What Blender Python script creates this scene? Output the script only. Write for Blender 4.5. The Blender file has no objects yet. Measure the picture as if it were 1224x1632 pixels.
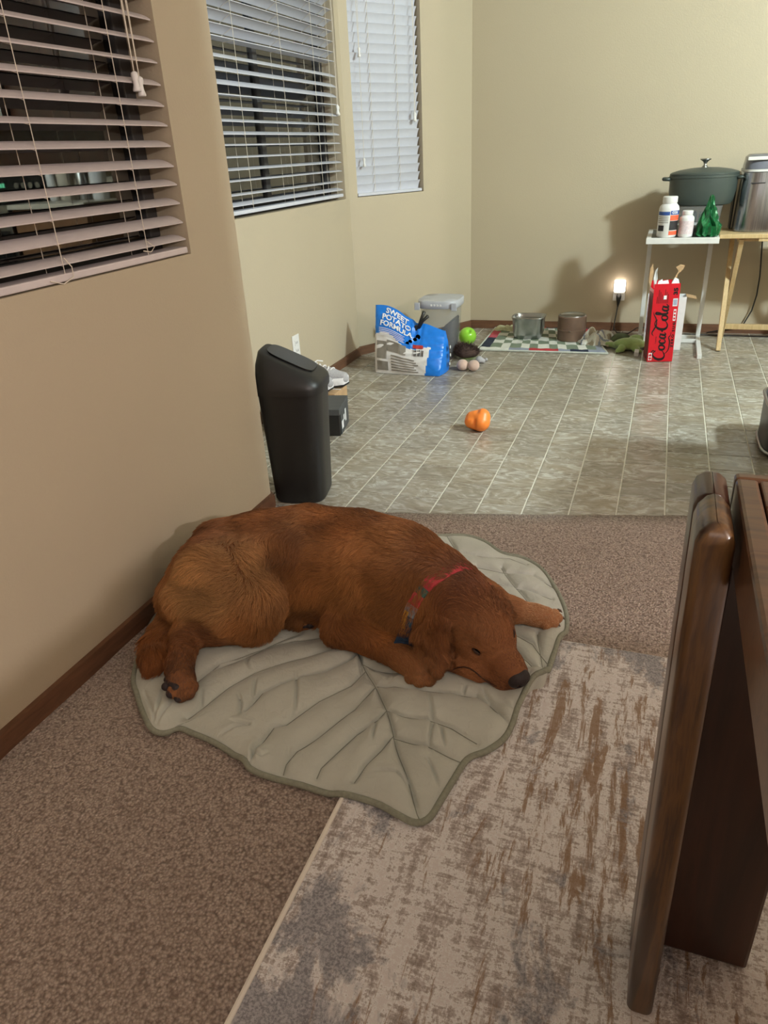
import bpy, bmesh, math, random
import numpy as np
from mathutils import Vector, Matrix
from mathutils.bvhtree import BVHTree
random.seed(7); rng = np.random.default_rng(11)
SC = bpy.context.scene; COL = SC.collection
PI = math.pi

# ------------------------------------------------------------------ camera
F = 1143.0; CX, CY = 612.0, 816.0; H = 1.10
def _ray(x, y): return np.array([(x-CX)/F, (y-CY)/F, 1.0])
_dn = _ray(735, 3100); _dn /= np.linalg.norm(_dn)
_Y = _ray(1080, 219); _Y -= _dn*(_Y@_dn); _Y /= np.linalg.norm(_Y)
_Z = -_dn; _X = np.cross(_Y, _Z)
WM = np.array([_X, _Y, _Z]); CAM = np.array([0, 0, H])
cam_d = bpy.data.cameras.new('camera'); cam = bpy.data.objects.new('camera', cam_d); COL.objects.link(cam)
SC.camera = cam
cam_d.sensor_fit = 'VERTICAL'; cam_d.sensor_height = 24.0; cam_d.lens = F/1632*24.0
cam_d.clip_start = 0.02; cam_d.clip_end = 60
_r = WM@np.array([1, 0, 0]); _u = WM@np.array([0, -1, 0]); _f = WM@np.array([0, 0, 1])
cam.matrix_world = Matrix(((_r[0], _u[0], -_f[0], 0), (_r[1], _u[1], -_f[1], 0), (_r[2], _u[2], -_f[2], H), (0, 0, 0, 1)))
def fl(x, y, z=0.0):
    "point at height z seen at a pixel"
    d = WM@_ray(x, y); return CAM + d*((z-H)/d[2])
def onplane(x, y, P, N):
    d = WM@_ray(x, y); P = np.array(P, float); N = np.array(N, float); return CAM + d*(((P-CAM)@N)/(d@N))
def onY(x, y, Y): return onplane(x, y, (0, Y, 0), (0, 1, 0))
def onX(x, y, X): return onplane(x, y, (X, 0, 0), (1, 0, 0))

# ------------------------------------------------------------------ world, lights, exposure
wd = bpy.data.worlds.new('night'); SC.world = wd; wd.use_nodes = True
wd.node_tree.nodes['Background'].inputs[0].default_value = (0.006, 0.008, 0.012, 1)
wd.node_tree.nodes['Background'].inputs[1].default_value = 0.5
SC.view_settings.view_transform = 'Standard'; SC.view_settings.look = 'None'
SC.view_settings.gamma = 1.0; SC.view_settings.use_curve_mapping = False
SC.view_settings.exposure = 0.0
SC.cycles.use_denoising = True
SC.cycles.max_bounces = 8; SC.cycles.diffuse_bounces = 4; SC.cycles.glossy_bounces = 4
SC.cycles.transmission_bounces = 6; SC.cycles.transparent_max_bounces = 10
SC.cycles.caustics_reflective = False; SC.cycles.caustics_refractive = False
SC.cycles.sample_clamp_indirect = 4.0
def area(name, loc, target, size, power, color):
    l = bpy.data.lights.new(name, 'AREA'); l.shape = 'RECTANGLE'; l.size, l.size_y = size
    l.energy = power; l.color = color
    o = bpy.data.objects.new(name, l); COL.objects.link(o); o.location = loc
    o.rotation_euler = (Vector(target)-Vector(loc)).to_track_quat('-Z', 'Y').to_euler()
    return o
area('living_room_bounce_fill', (0.4, -1.2, 2.38), (0.4, -1.2, 0), (1.4, 1.2), 9, (1.0, 0.94, 0.92))  # added fill standing in for ceiling bounce, not a lamp of the room
LL = (2.20, -0.20, 1.79)     # floor lamp right of the table, outside the frame
_l = bpy.data.lights.new('floor_lamp_bulb', 'POINT'); _l.energy = 140; _l.color = (1.0, 0.91, 0.90); _l.shadow_soft_size = .06
_o = bpy.data.objects.new('floor_lamp_bulb', _l); COL.objects.link(_o); _o.location = LL
KL = (2.00, 2.42, 2.30)      # kitchen ceiling lamp, right of the frame
_l = bpy.data.lights.new('ceiling_lamp_bulb', 'POINT'); _l.energy = 385; _l.color = (0.83, 1.0, 1.02); _l.shadow_soft_size = .10
_o = bpy.data.objects.new('ceiling_lamp_bulb', _l); COL.objects.link(_o); _o.location = KL

# ------------------------------------------------------------------ materials
def s2l(c): return tuple((v/255/12.92 if v/255 <= .04045 else ((v/255+.055)/1.055)**2.4) for v in c)
def rgb(r, g, b): return s2l((r, g, b)) + (1,)
class NT:
    def __init__(s, name):
        s.m = bpy.data.materials.new(name); s.m.use_nodes = True; s.t = s.m.node_tree; s.n = s.t.nodes
        s.b = s.n['Principled BSDF']; s.o = s.n['Material Output']
    def add(s, typ, **kw):
        n = s.n.new(typ)
        for k, v in kw.items():
            if k.startswith('i_'): 
                key = k[2:]; key = int(key) if key.isdigit() else key.replace('_', ' ')
                n.inputs[key].default_value = v
            else: setattr(n, k, v)
        return n
    def link(s, a, b): s.t.links.new(a, b)
    def coords(s, kind='pos', scale=(1, 1, 1), loc=(0, 0, 0), rot=(0, 0, 0)):
        if kind == 'pos': src = s.add('ShaderNodeNewGeometry').outputs['Position']
        else: src = s.add('ShaderNodeTexCoord').outputs['Object']
        mp = s.add('ShaderNodeMapping'); mp.inputs['Scale'].default_value = scale
        mp.inputs['Location'].default_value = loc; mp.inputs['Rotation'].default_value = rot
        s.link(src, mp.inputs['Vector']); return mp.outputs['Vector']
    def noise(s, vec, scale, detail=4, rough=.5, dist=0.0):
        n = s.add('ShaderNodeTexNoise'); n.inputs['Scale'].default_value = scale; n.inputs['Detail'].default_value = detail
        n.inputs['Roughness'].default_value = rough; n.inputs['Distortion'].default_value = dist
        if vec is not None: s.link(vec, n.inputs['Vector'])
        return n.outputs['Fac']
    def ramp(s, fac, stops, interp='LINEAR'):
        r = s.add('ShaderNodeValToRGB'); e = r.color_ramp.elements; r.color_ramp.interpolation = interp
        while len(e) < len(stops): e.new(0.5)
        for i, (p, c) in enumerate(stops): e[i].position = p; e[i].color = c
        s.link(fac, r.inputs[0]); return r.outputs[0]
    def mix(s, fac, a, b, typ='MIX'):
        n = s.add('ShaderNodeMix', data_type='RGBA', blend_type=typ)
        for val, sock in ((fac, n.inputs[0]), (a, n.inputs[6]), (b, n.inputs[7])):
            if hasattr(val, 'is_output'): s.link(val, sock)
            else: sock.default_value = val
        return n.outputs[2]
    def math(s, op, a, b=0.0, clamp=False):
        n = s.add('ShaderNodeMath', operation=op, use_clamp=clamp)
        for val, sock in ((a, n.inputs[0]), (b, n.inputs[1])):
            if hasattr(val, 'is_output'): s.link(val, sock)
            else: sock.default_value = val
        return n.outputs[0]
    def color(s, v):
        if hasattr(v, 'is_output'): s.link(v, s.b.inputs['Base Color'])
        else: s.b.inputs['Base Color'].default_value = v
    def bump(s, h, strength=.3, dist=.01):
        n = s.add('ShaderNodeBump'); n.inputs['Strength'].default_value = strength; n.inputs['Distance'].default_value = dist
        s.link(h, n.inputs['Height']); s.link(n.outputs[0], s.b.inputs['Normal'])
    def set(s, rough=.5, metal=0, **kw):
        s.b.inputs['Roughness'].default_value = rough; s.b.inputs['Metallic'].default_value = metal
        for k, v in kw.items(): s.b.inputs[k.replace('_', ' ')].default_value = v
        return s.m
def plain(name, c, rough=.5, metal=0, var=.12, scale=30, bump=.0, **kw):
    "procedural base: a colour with slight noise variation"
    t = NT(name); v = t.coords('obj'); n = t.noise(v, scale, 3)
    lo = tuple(x*(1-var) for x in c[:3])+(1,); hi = tuple(min(1, x*(1+var)) for x in c[:3])+(1,)
    t.color(t.ramp(n, [(.3, lo), (.7, hi)]))
    if bump: t.bump(t.noise(v, scale*4, 3), bump, .002)
    return t.set(rough, metal, **kw)
def attr_mat(name, rough=.5, bump=0, scale=60, metal=0, var=.1, **kw):
    "colour from the mesh's 'col' attribute (printed colours) with slight noise"
    t = NT(name); a = t.add('ShaderNodeAttribute', attribute_name='col'); v = t.coords('obj')
    n = t.noise(v, scale, 3); g = t.ramp(n, [(.3, (1-var,)*3+(1,)), (.7, (1, 1, 1, 1))])
    t.color(t.mix(1.0, a.outputs['Color'], g, 'MULTIPLY'))
    if bump: t.bump(t.noise(v, scale*2, 3), bump, .003)
    return t.set(rough, metal, **kw)

M = {}
def wallmat(name, c):
    t = NT(name); v = t.coords(); n = t.noise(v, 1.3, 2)
    t.color(t.ramp(n, [(.3, tuple(x*.95 for x in c[:3])+(1,)), (.7, c)]))
    t.bump(t.noise(v, 130, 3, .6), .22, .004); return t.set(.62)
M['wall'] = wallmat('wall_paint', rgb(191, 177, 153))
M['ceil'] = wallmat('ceiling_paint', rgb(225, 220, 208))
def woodmat(name, stops, scale=(2, 18, 18), rough=.35, ns=3.0, rot=(0, 0, 0), coat=0.0, kind='obj'):
    t = NT(name); v = t.coords(kind, scale=scale, rot=rot); n = t.noise(v, ns, 6, .62, .6)
    c = t.ramp(n, stops); n2 = t.noise(t.coords(kind, scale=scale, rot=rot, loc=(3, 1, 7)), ns*5, 4, .6)
    c = t.mix(t.math('MULTIPLY', n2, .35), c, (0.02, 0.01, 0.006, 1)); t.color(c)
    t.bump(n2, .08, .002); return t.set(rough, Coat_Weight=coat, Coat_Roughness=.15)
M['base'] = woodmat('baseboard_wood', [(.3, rgb(98, 66, 47)), (.7, rgb(128, 88, 64))], (3, 3, 20), .5)
# vinyl tiles
t = NT('vinyl_tile'); v = t.coords(scale=(1, 1.0, 1)); oi = t.add('ShaderNodeObjectInfo')
add = t.add('ShaderNodeVectorMath', operation='ADD'); cmb = t.add('ShaderNodeCombineXYZ')
t.link(t.math('MULTIPLY', oi.outputs['Random'], 37.0), cmb.inputs[0]); t.link(t.math('MULTIPLY', oi.outputs['Random'], 91.0), cmb.inputs[1])
t.link(v, add.inputs[0]); t.link(cmb.outputs[0], add.inputs[1])
mp = t.add('ShaderNodeMapping'); mp.inputs['Scale'].default_value = (8, 15, 8); t.link(add.outputs[0], mp.inputs['Vector'])
n1 = t.noise(mp.outputs[0], 1.2, 7, .62, 2.6); n2 = t.noise(mp.outputs[0], .5, 4, .5, .8)
c1 = t.ramp(n1, [(.26, rgb(120, 107, 94)), (.40, rgb(148, 139, 126)), (.52, rgb(163, 157, 145)), (.63, rgb(200, 196, 187)), (.74, rgb(150, 136, 118))])
c2 = t.mix(t.math('MULTIPLY', t.ramp(n2, [(.45, (0, 0, 0, 1)), (.65, (1, 1, 1, 1))]), .4), c1, rgb(142, 126, 100))
br = t.ramp(oi.outputs['Random'], [(0, (.78, .77, .76, 1)), (1, (1, 1, 1, 1))])
t.color(t.mix(1.0, c2, br, 'MULTIPLY')); t.bump(n1, .35, .002); M['tile'] = t.set(.27)
M['grout'] = plain('vinyl_grout', rgb(216, 212, 198), .5)
# cut pile carpet
t = NT('cut_pile_carpet'); v = t.coords()
vo = t.add('ShaderNodeTexVoronoi', i_Scale=190.0); t.link(v, vo.inputs['Vector'])
n = t.noise(v, 105, 4, .7); n2 = t.noise(v, 3.5, 3)
h = t.math('ADD', t.math('MULTIPLY', n, 1.0), t.math('MULTIPLY', vo.outputs['Distance'], -.55))
c = t.ramp(h, [(.0, rgb(140, 122, 112)), (.24, rgb(194, 175, 163)), (.46, rgb(234, 217, 206))])
c = t.mix(t.math('MULTIPLY', n2, .35), c, rgb(150, 126, 110)); t.color(c); t.bump(h, .9, .012)
M['carpet'] = t.set(.95, Sheen_Weight=.15)
# rug
t = NT('woven_rug'); 
va = t.coords(scale=(34, 7, 1)); vb = t.coords(scale=(16, 90, 1)); vc = t.coords()
a = t.noise(va, 1.0, 8, .75, .4); b = t.noise(vb, 1.0, 5, .7, .5); d = t.noise(vc, 5.0, 3); fine = t.noise(vc, 260, 2, .6)
h = t.math('ADD', t.math('MULTIPLY', a, .60), t.math('MULTIPLY', b, .40)); h = t.math('ADD', h, t.math('MULTIPLY', t.math('SUBTRACT', fine, .5), .26))
h = t.math('ADD', h, t.math('MULTIPLY', t.math('SUBTRACT', d, .5), .16))
c = t.ramp(h, [(.38, rgb(162, 150, 144)), (.44, rgb(192, 182, 179)), (.49, rgb(220, 212, 211)), (.525, rgb(255, 254, 255)), (.57, rgb(240, 234, 234))])
gx = t.add('ShaderNodeSeparateXYZ'); t.link(t.add('ShaderNodeNewGeometry').outputs['Position'], gx.inputs[0])
left = t.math('SUBTRACT', 1.0, t.math('MULTIPLY', t.math('SUBTRACT', gx.outputs[0], -.45), 5.5), True)
far = t.math('MULTIPLY', t.math('SUBTRACT', gx.outputs[1], 1.26), 3.5, True)
# rust brown streaks away from the borders
br_ = t.noise(t.coords(scale=(36, 5.0, 1), loc=(4, 2, 0)), 1.0, 7, .72, .5)
br_ = t.math('SUBTRACT', t.math('ADD', br_, t.math('MULTIPLY', t.math('SUBTRACT', t.noise(t.coords(loc=(1, 5, 0)), 2.4, 2), .5), .35)), t.math('MULTIPLY', left, .08))
c = t.mix(t.ramp(br_, [(.565, (0, 0, 0, 1)), (.62, (.85, .85, .85, 1))]), c, rgb(156, 124, 94))
edge = t.math('MAXIMUM', left, far)
blue = t.noise(t.coords(scale=(8, 5, 1), loc=(9, 0, 0)), 1.0, 7, .68, .4)
bm_ = t.math('ADD', blue, t.math('MULTIPLY', edge, .19))
c = t.mix(t.ramp(bm_, [(.58, (0, 0, 0, 1)), (.64, (.9, .9, .9, 1))]), c, t.mix(t.ramp(fine, [(.4, (0, 0, 0, 1)), (.6, (1, 1, 1, 1))]), rgb(136, 136, 144), rgb(184, 183, 190)))
t.color(c); t.bump(t.math('ADD', h, t.math('MULTIPLY', fine, .6)), .6, .006); M['rug'] = t.set(.9, Sheen_Weight=.1)
M['rug_edge'] = plain('rug_binding', rgb(252, 246, 236), .7, var=.03)
M['slat'] = plain('blind_slat', rgb(214, 204, 204), .5, var=.03)
M['slat_white'] = plain('white_blind_slat', rgb(208, 209, 218), .48, var=.02)
M['cord'] = plain('blind_cord', rgb(226, 216, 200), .8)
M['vinylframe'] = plain('window_frame_dark', rgb(58, 56, 56), .5, var=.05)
t = NT('window_glass'); t.b.inputs['Base Color'].default_value = (.0, .0, .0, 1)
gl = t.add('ShaderNodeBsdfGlossy'); gl.inputs['Roughness'].default_value = .015; gl.inputs['Color'].default_value = (1, 1, 1, 1)
tr = t.add('ShaderNodeBsdfTransparent'); tr.inputs['Color'].default_value = (.75, .78, .8, 1)
fr = t.add('ShaderNodeFresnel'); fr.inputs['IOR'].default_value = 1.75
ms = t.add('ShaderNodeMixShader'); t.link(t.math('MULTIPLY', fr.outputs[0], 1.6, True), ms.inputs[0]); t.link(tr.outputs[0], ms.inputs[1]); t.link(gl.outputs[0], ms.inputs[2]); t.link(ms.outputs[0], t.o.inputs[0])
M['glass'] = t.m
M['black_plastic'] = plain('black_plastic', rgb(33, 32, 32), .42, var=.05, scale=200, bump=.1)
M['black_gloss'] = plain('black_gloss', rgb(18, 18, 20), .25, var=.05)
M['steel'] = (lambda t: (t.color(t.ramp(t.noise(t.coords('obj', scale=(60, 60, 1.2)), 3, 3), [(.3, rgb(158, 162, 170)), (.7, rgb(196, 200, 208))])), t.set(.24, 1.0))[1])(NT('brushed_steel'))
M['steel_plain'] = plain('satin_steel', rgb(176, 176, 174), .3, 1.0, var=.05)
M['white_metal'] = plain('white_metal', rgb(226, 224, 222), .4, var=.03)
M['white_plastic'] = plain('white_plastic', rgb(232, 230, 228), .4, var=.03)
M['pine'] = woodmat('pine_wood', [(.3, rgb(204, 172, 122)), (.7, rgb(228, 200, 152))], (20, 20, 2), .45)
M['acacia'] = woodmat('acacia_leg_wood', [(.30, rgb(50, 34, 25)), (.44, rgb(72, 50, 34)), (.52, rgb(116, 82, 46)), (.60, rgb(80, 54, 36)), (.75, rgb(50, 34, 26))], (9, 9, 1.0), .32, 2.2, coat=.3)
def plank_mat():
    t = NT('acacia_plank_wood'); oi = t.add('ShaderNodeObjectInfo'); v = t.coords('obj', scale=(1.4, 14, 14)); n = t.noise(v, 3.0, 6, .6, .7)
    c = t.ramp(n, [(.3, rgb(66, 42, 30)), (.5, rgb(104, 72, 48)), (.65, rgb(84, 52, 36)), (.8, rgb(120, 86, 58))])
    c = t.mix(1.0, c, t.ramp(oi.outputs['Random'], [(0, (.65, .55, .5, 1)), (.5, (1, 1, 1, 1)), (1, (1.0, .8, .72, 1))]), 'MULTIPLY'); t.color(c)
    return t.set(.3, Coat_Weight=.3, Coat_Roughness=.15)
M['plank'] = plank_mat()
M['dark_acacia'] = woodmat('dark_acacia_wood', [(.3, rgb(44, 24, 18)), (.6, rgb(74, 42, 28)), (.8, rgb(50, 28, 20))], (9, 9, 1.0), .3, 2.2, coat=.2)
M['attr'] = attr_mat('printed_plastic_film', .32, .15)
M['attr_cloth'] = attr_mat('printed_cloth', .9, .5, 120)
M['attr_card'] = attr_mat('printed_card', .45, .03)
M['green_pot'] = plain('dark_green_enamel', rgb(62, 70, 67), .38, var=.05)
M['orange'] = plain('orange_rubber', rgb(246, 138, 58), .38, var=.06, Subsurface_Weight=.1)
M['lime'] = plain('lime_plastic', rgb(150, 212, 66), .2, var=.05, Subsurface_Weight=.1)
M['copper'] = plain('copper_brown_metal', rgb(122, 98, 84), .4, .3, var=.08)
M['green_foil'] = plain('green_foil', rgb(24, 96, 54), .2, .2, var=.35, scale=50)
M['cardboard'] = plain('brown_cardboard', rgb(190, 156, 118), .8)
M['white_card'] = plain('white_card', rgb(232, 232, 234), .7, var=.04)
M['plush_green'] = plain('green_plush', rgb(150, 176, 108), .95, bump=.6, Sheen_Weight=.4)
M['plush_pink'] = plain('pinkish_plush', rgb(196, 168, 154), .95, bump=.6, Sheen_Weight=.4)
M['plush_brown'] = plain('brown_shag', rgb(70, 52, 46), .95, bump=.8)
M['kibble'] = plain('dog_kibble', rgb(58, 50, 52), .8, var=.3, scale=120, bump=1.0)
t = NT('clear_plastic'); tr = t.add('ShaderNodeBsdfTransparent'); tr.inputs['Color'].default_value = (.86, .87, .88, 1)
ms = t.add('ShaderNodeMixShader'); t.b.inputs['Base Color'].default_value = rgb(205, 208, 210); t.b.inputs['Roughness'].default_value = .15
ms.inputs[0].default_value = .20; t.link(tr.outputs[0], ms.inputs[1]); t.link(t.b.outputs[0], ms.inputs[2]); t.link(ms.outputs[0], t.o.inputs[0]); M['clear'] = t.m
M['grey_lid'] = plain('grey_plastic', rgb(186, 188, 194), .4, var=.04)
def emit(name, c, s):
    t = NT(name); t.color(c); t.b.inputs['Emission Color'].default_value = c; t.b.inputs['Emission Strength'].default_value = s; return t.m
M['lamp'] = emit('night_light_glow', (1.0, .90, .80, 1), 5)
M['led_blue'] = emit('blue_digits', (.15, .25, 1.0, 1), 6)
M['led_green'] = emit('green_digits', (.2, .9, .5, 1), 1.5)
M['cabinet'] = woodmat('cabinet_wood', [(.3, rgb(120, 84, 56)), (.7, rgb(150, 108, 74))], (10, 10, 1.5), .5)
M['counter'] = plain('counter_laminate', rgb(205, 196, 180), .4)
M['print_dark'] = plain('dark_print', rgb(34, 30, 34), .6)
M['print_white'] = plain('white_print', rgb(238, 238, 240), .6, var=.02)
M['print_grey'] = plain('grey_print', rgb(132, 126, 118), .6)
M['print_blue'] = plain('blue_print', rgb(50, 82, 150), .6)
M['print_orange'] = plain('orange_print', rgb(236, 96, 62), .6)
M['print_red'] = plain('red_print', rgb(176, 48, 44), .6)

# ------------------------------------------------------------------ object helpers
def tag(o, label=None, cat=None, group=None, kind=None):
    if label: o['label'] = label
    if cat: o['category'] = cat
    if group: o['group'] = group
    if kind: o['kind'] = kind
    return o
def empty(name, loc=(0, 0, 0), label=None, cat=None, group=None, kind=None):
    o = bpy.data.objects.new(name, None); COL.objects.link(o); o.location = loc; o.empty_display_size = .05
    o.matrix_basis = Matrix.Translation(loc)
    return tag(o, label, cat, group, kind)
def world_mat(o):
    m = o.matrix_basis.copy(); p = o.parent; c = o
    while p: m = p.matrix_basis @ c.matrix_parent_inverse @ m; c = p; p = p.parent
    return m
def link(name, data, mat=None, parent=None, kind=None):
    o = bpy.data.objects.new(name, data); COL.objects.link(o)
    if mat and hasattr(data, 'materials') and not len(data.materials): data.materials.append(mat)
    if parent: o.parent = parent; o.matrix_parent_inverse = world_mat(parent).inverted()
    if kind: o['kind'] = kind
    return o
def mesh_from(name, vs, fs, smooth=False):
    me = bpy.data.meshes.new(name); me.from_pydata([tuple(map(float, v)) for v in vs], [], [tuple(map(int, f)) for f in fs]); me.update()
    if smooth: me.polygons.foreach_set('use_smooth', [True]*len(me.polygons))
    return me
class MB:
    "collects shapes (world coordinates) into one mesh"
    def __init__(s): s.v = []; s.f = []; s.c = []
    def add(s, vs, fs, col=None):
        n = len(s.v); s.v += [tuple(map(float, v)) for v in vs]; s.f += [tuple(i+n for i in f) for f in fs]
        s.c += [col]*len(fs); return s
    def box(s, lo, hi, M4=None, bev=0.0, col=None):
        bm = bmesh.new(); bmesh.ops.create_cube(bm, size=1)
        lo = Vector(lo); hi = Vector(hi); c = (lo+hi)/2; d = hi-lo
        for v in bm.verts: v.co = Vector((v.co.x*d.x, v.co.y*d.y, v.co.z*d.z)) + c
        if bev: bmesh.ops.bevel(bm, geom=bm.edges[:], offset=bev, segments=2, affect='EDGES', profile=.5)
        if M4 is not None:
            for v in bm.verts: v.co = M4 @ v.co
        bm.verts.index_update(); s.add([v.co[:] for v in bm.verts], [[v.index for v in f.verts] for f in bm.faces], col); bm.free(); return s
    def tube(s, pts, r, n=8, caps=True, col=None, closed=False):
        pts = [Vector(p) for p in pts]; k = len(pts); rs = r if hasattr(r, '__len__') else [r]*k
        vs = []; up = None
        for i, p in enumerate(pts):
            a = pts[(i-1) % k] if (closed or i > 0) else p; b = pts[(i+1) % k] if (closed or i < k-1) else p
            d = (b-a).normalized() if (b-a).length > 1e-9 else Vector((0, 0, 1))
            if up is None: up = d.orthogonal().normalized()
            up = (up - d*up.dot(d)); up = up.normalized() if up.length > 1e-6 else d.orthogonal().normalized(); w = d.cross(up)
            for j in range(n): t = 2*PI*j/n; vs.append(p + (up*math.cos(t)+w*math.sin(t))*rs[i])
        fs = []
        for i in range(k if closed else k-1):
            for j in range(n): i2 = (i+1) % k; fs.append((i*n+j, i*n+(j+1) % n, i2*n+(j+1) % n, i2*n+j))
        if caps and not closed: fs.append(tuple(range(n))[::-1]); fs.append(tuple((k-1)*n+j for j in range(n)))
        return s.add(vs, fs, col)
    def lathe(s, prof, c, n=32, sx=1.0, sy=1.0, col=None, p=2.0, rot=0.0):
        "profile [(r,z)]; p>2 gives squared corners"
        vs = []; fs = []; cr, sr = math.cos(rot), math.sin(rot)
        for (r, z) in prof:
            for j in range(n):
                t = 2*PI*j/n; ct, st = math.cos(t), math.sin(t)
                k = 1.0/((abs(ct)**p+abs(st)**p)**(1/p)); x = r*k*ct*sx; y = r*k*st*sy
                vs.append((c[0]+x*cr-y*sr, c[1]+x*sr+y*cr, c[2]+z))
        for i in range(len(prof)-1):
            for j in range(n): fs.append((i*n+j, i*n+(j+1) % n, (i+1)*n+(j+1) % n, (i+1)*n+j))
        if prof[0][0] > 1e-6: fs.append(tuple(range(n))[::-1])
        if prof[-1][0] > 1e-6: fs.append(tuple((len(prof)-1)*n+j for j in range(n)))
        return s.add(vs, fs, col)
    def build(s, name, mat, parent=None, smooth=False, kind=None, angle=None):
        me = mesh_from(name, s.v, s.f, smooth)
        if any(c is not None for c in s.c):
            a = me.color_attributes.new('col', 'FLOAT_COLOR', 'CORNER'); buf = []
            for f, c in zip(s.f, s.c): buf += list(c or (.5, .5, .5, 1))*len(f)
            a.data.foreach_set('color', buf)
        if angle is not None:
            me.polygons.foreach_set('use_smooth', [True]*len(me.polygons)); me.set_sharp_from_angle(angle=math.radians(angle))
        return link(name, me, mat, parent, kind)
def rotz(a, c=(0, 0, 0)): return Matrix.Translation(c) @ Matrix.Rotation(a, 4, 'Z')
def text_mesh(body, size, bold=0.0, spacing=1.0, depth=0.0):
    "lettering as mesh vertices in its own xy plane (centred)"
    cu = bpy.data.curves.new('lettering', 'FONT'); cu.body = body; cu.size = size; cu.align_x = 'CENTER'; cu.align_y = 'CENTER'
    cu.offset = bold; cu.space_character = spacing; cu.resolution_u = 3; cu.space_line = .82
    o = bpy.data.objects.new('lettering', cu); COL.objects.link(o)
    dg = bpy.context.evaluated_depsgraph_get(); me = bpy.data.meshes.new_from_object(o.evaluated_get(dg))
    vs = [v.co.copy() for v in me.vertices]; fs = [tuple(p.vertices) for p in me.polygons]
    bpy.data.objects.remove(o); bpy.data.curves.remove(cu); bpy.data.meshes.remove(me)
    return vs, fs
def copy_tree(o, parent=None):
    c = o.copy(); COL.objects.link(c)
    if parent: c.parent = parent
    for ch in [x for x in o.children]: copy_tree(ch, c)
    return c

# ================================================================== SETTING
XL = -1.19; YC = 1.972; X2 = -1.68; CA = np.array([-1.69, 4.032]); CB = np.array([-1.19, 4.864]); BD = np.array([1.0, .04]); CEIL = 2.44; SILL = .884
BL = CB + BD*5.0
def struct(name, mb, mat, label=None, parent=None): 
    o = mb.build(name, mat, parent); 
    if not parent: o['kind'] = 'structure'
    if label: o['label'] = label
    return o
def slab(mb, p, q, z0, z1, th):
    "wall piece from p to q, thickness th to the left-hand side of p->q"
    p = Vector((*p, 0)); q = Vector((*q, 0)); d = (q-p).normalized(); n = Vector((-d.y, d.x, 0))*th
    a, b, c, e = p, q, q+n, p+n
    vs = [(*v.xy, z0) for v in (a, b, c, e)]+[(*v.xy, z1) for v in (a, b, c, e)]
    mb.add(vs, [(3, 2, 1, 0), (4, 5, 6, 7), (0, 1, 5, 4), (1, 2, 6, 5), (2, 3, 7, 6), (3, 0, 4, 7)])
def wall_window(mb, p, q, s0, s1, z0, z1, th):
    p = np.array(p[:2]); q = np.array(q[:2]); L = np.linalg.norm(q-p); d = (q-p)/L
    slab(mb, p, p+d*s0, 0, CEIL, th); slab(mb, p+d*s1, q, 0, CEIL, th)
    slab(mb, p+d*s0, p+d*s1, 0, z0, th); slab(mb, p+d*s0, p+d*s1, z1, CEIL, th)
WT = .13
m = MB(); wall_window(m, (XL, -2.6), (XL, YC), 2.6+.35, 2.6+1.728, SILL, 2.08, WT); struct('wall_left', m, M['wall'], 'warm beige textured wall with a dark window at left')
m = MB(); wall_window(m, (X2, 2.46), (X2, 4.03), .12, 1.515, SILL, 2.08, WT); struct('wall_bay', m, M['wall'], 'pale greenish wall of the bay with the half-open blind')
m = MB(); slab(m, (XL, YC), (X2, 2.46), 0, CEIL, .10); struct('wall_bay_near', m, M['wall'], 'short angled wall behind the near corner')
m = MB(); wall_window(m, CA, CB, .068, .566, SILL, 2.08, WT); struct('wall_bay_far', m, M['wall'], 'angled bay wall with the closed white blind')
m = MB(); slab(m, CB, BL, 0, CEIL, .12); struct('wall_back', m, M['wall'], 'beige back wall behind the bowls and tables')
m = MB(); slab(m, (3.3, 5.2), (3.3, -2.7), 0, CEIL, .12); struct('wall_right', m, M['wall'])
m = MB(); slab(m, (3.4, -2.6), (-1.4, -2.6), 0, CEIL, .12); struct('wall_rear', m, M['wall'])
m = MB(); m.box((-2.0, -2.7, CEIL), (3.4, 5.3, CEIL+.1)); struct('ceiling', m, M['ceil'])
# floor with tiles
m = MB(); m.box((-2.0, -2.7, -.10), (3.4, 5.3, -.0022)); floor = struct('floor', m, M['grout'], 'greige stone-look tile floor with pale joints')
TX, TY, TP, SH = -.9475, 2.19, .1495, .045
def tile_shape(): 
    g = .0026; a = TP/2-g; b = TP/2; vs = []
    for z, e in ((-.0022, 0), (-.0006, 0), (0, .0008)):
        for sx, sy in ((-1, -1), (1, -1), (1, 1), (-1, 1)):
            x = sx*(a-e); y = sy*(a-e) + SH*x; vs.append((x, y, z))
    fs = [(8, 9, 10, 11)]
    for l in (0, 4):
        for j in range(4): fs.append((l+j, l+(j+1) % 4, l+4+(j+1) % 4, l+4+j))
    return vs, fs
tv, tf = tile_shape(); tme = mesh_from('tile', tv, tf); tme.materials.append(M['tile'])
cells = []
for i in range(-7, 28):
    for j in range(-3, 20):
        x = TX+TP*(i+.5); y = TY+TP*(j+.5)+SH*(x+.8)
        if x > 3.2 or x < -1.75 or y > 5.15 or y < 1.9: continue
        # inside the room outline
        if x < XL and y < 1.97+(XL-x)-.1: continue
        if y > 4.864+.04*(x+1.19)+.08 and x > -1.19: continue
        if x < -1.15 and (x-CA[0])*.832-(y-CA[1])*.5 < -.09: continue
        cells.append((x, y))
def tdist(c): 
    X, Y = c; inview = X < .27+.085*Y+.08; return (0 if inview else 10) + math.hypot(X, Y)
cells.sort(key=tdist); rest = MB()
for k, (x, y) in enumerate(cells):
    if k < 300:
        o = link('tile', tme, None, floor); o.location = (x, y, 0)
    else: rest.add([(a+x, b+y, c) for a, b, c in tv], tf)
o = rest.build('far_tiles', M['tile'], floor); o['kind'] = 'stuff'
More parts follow.
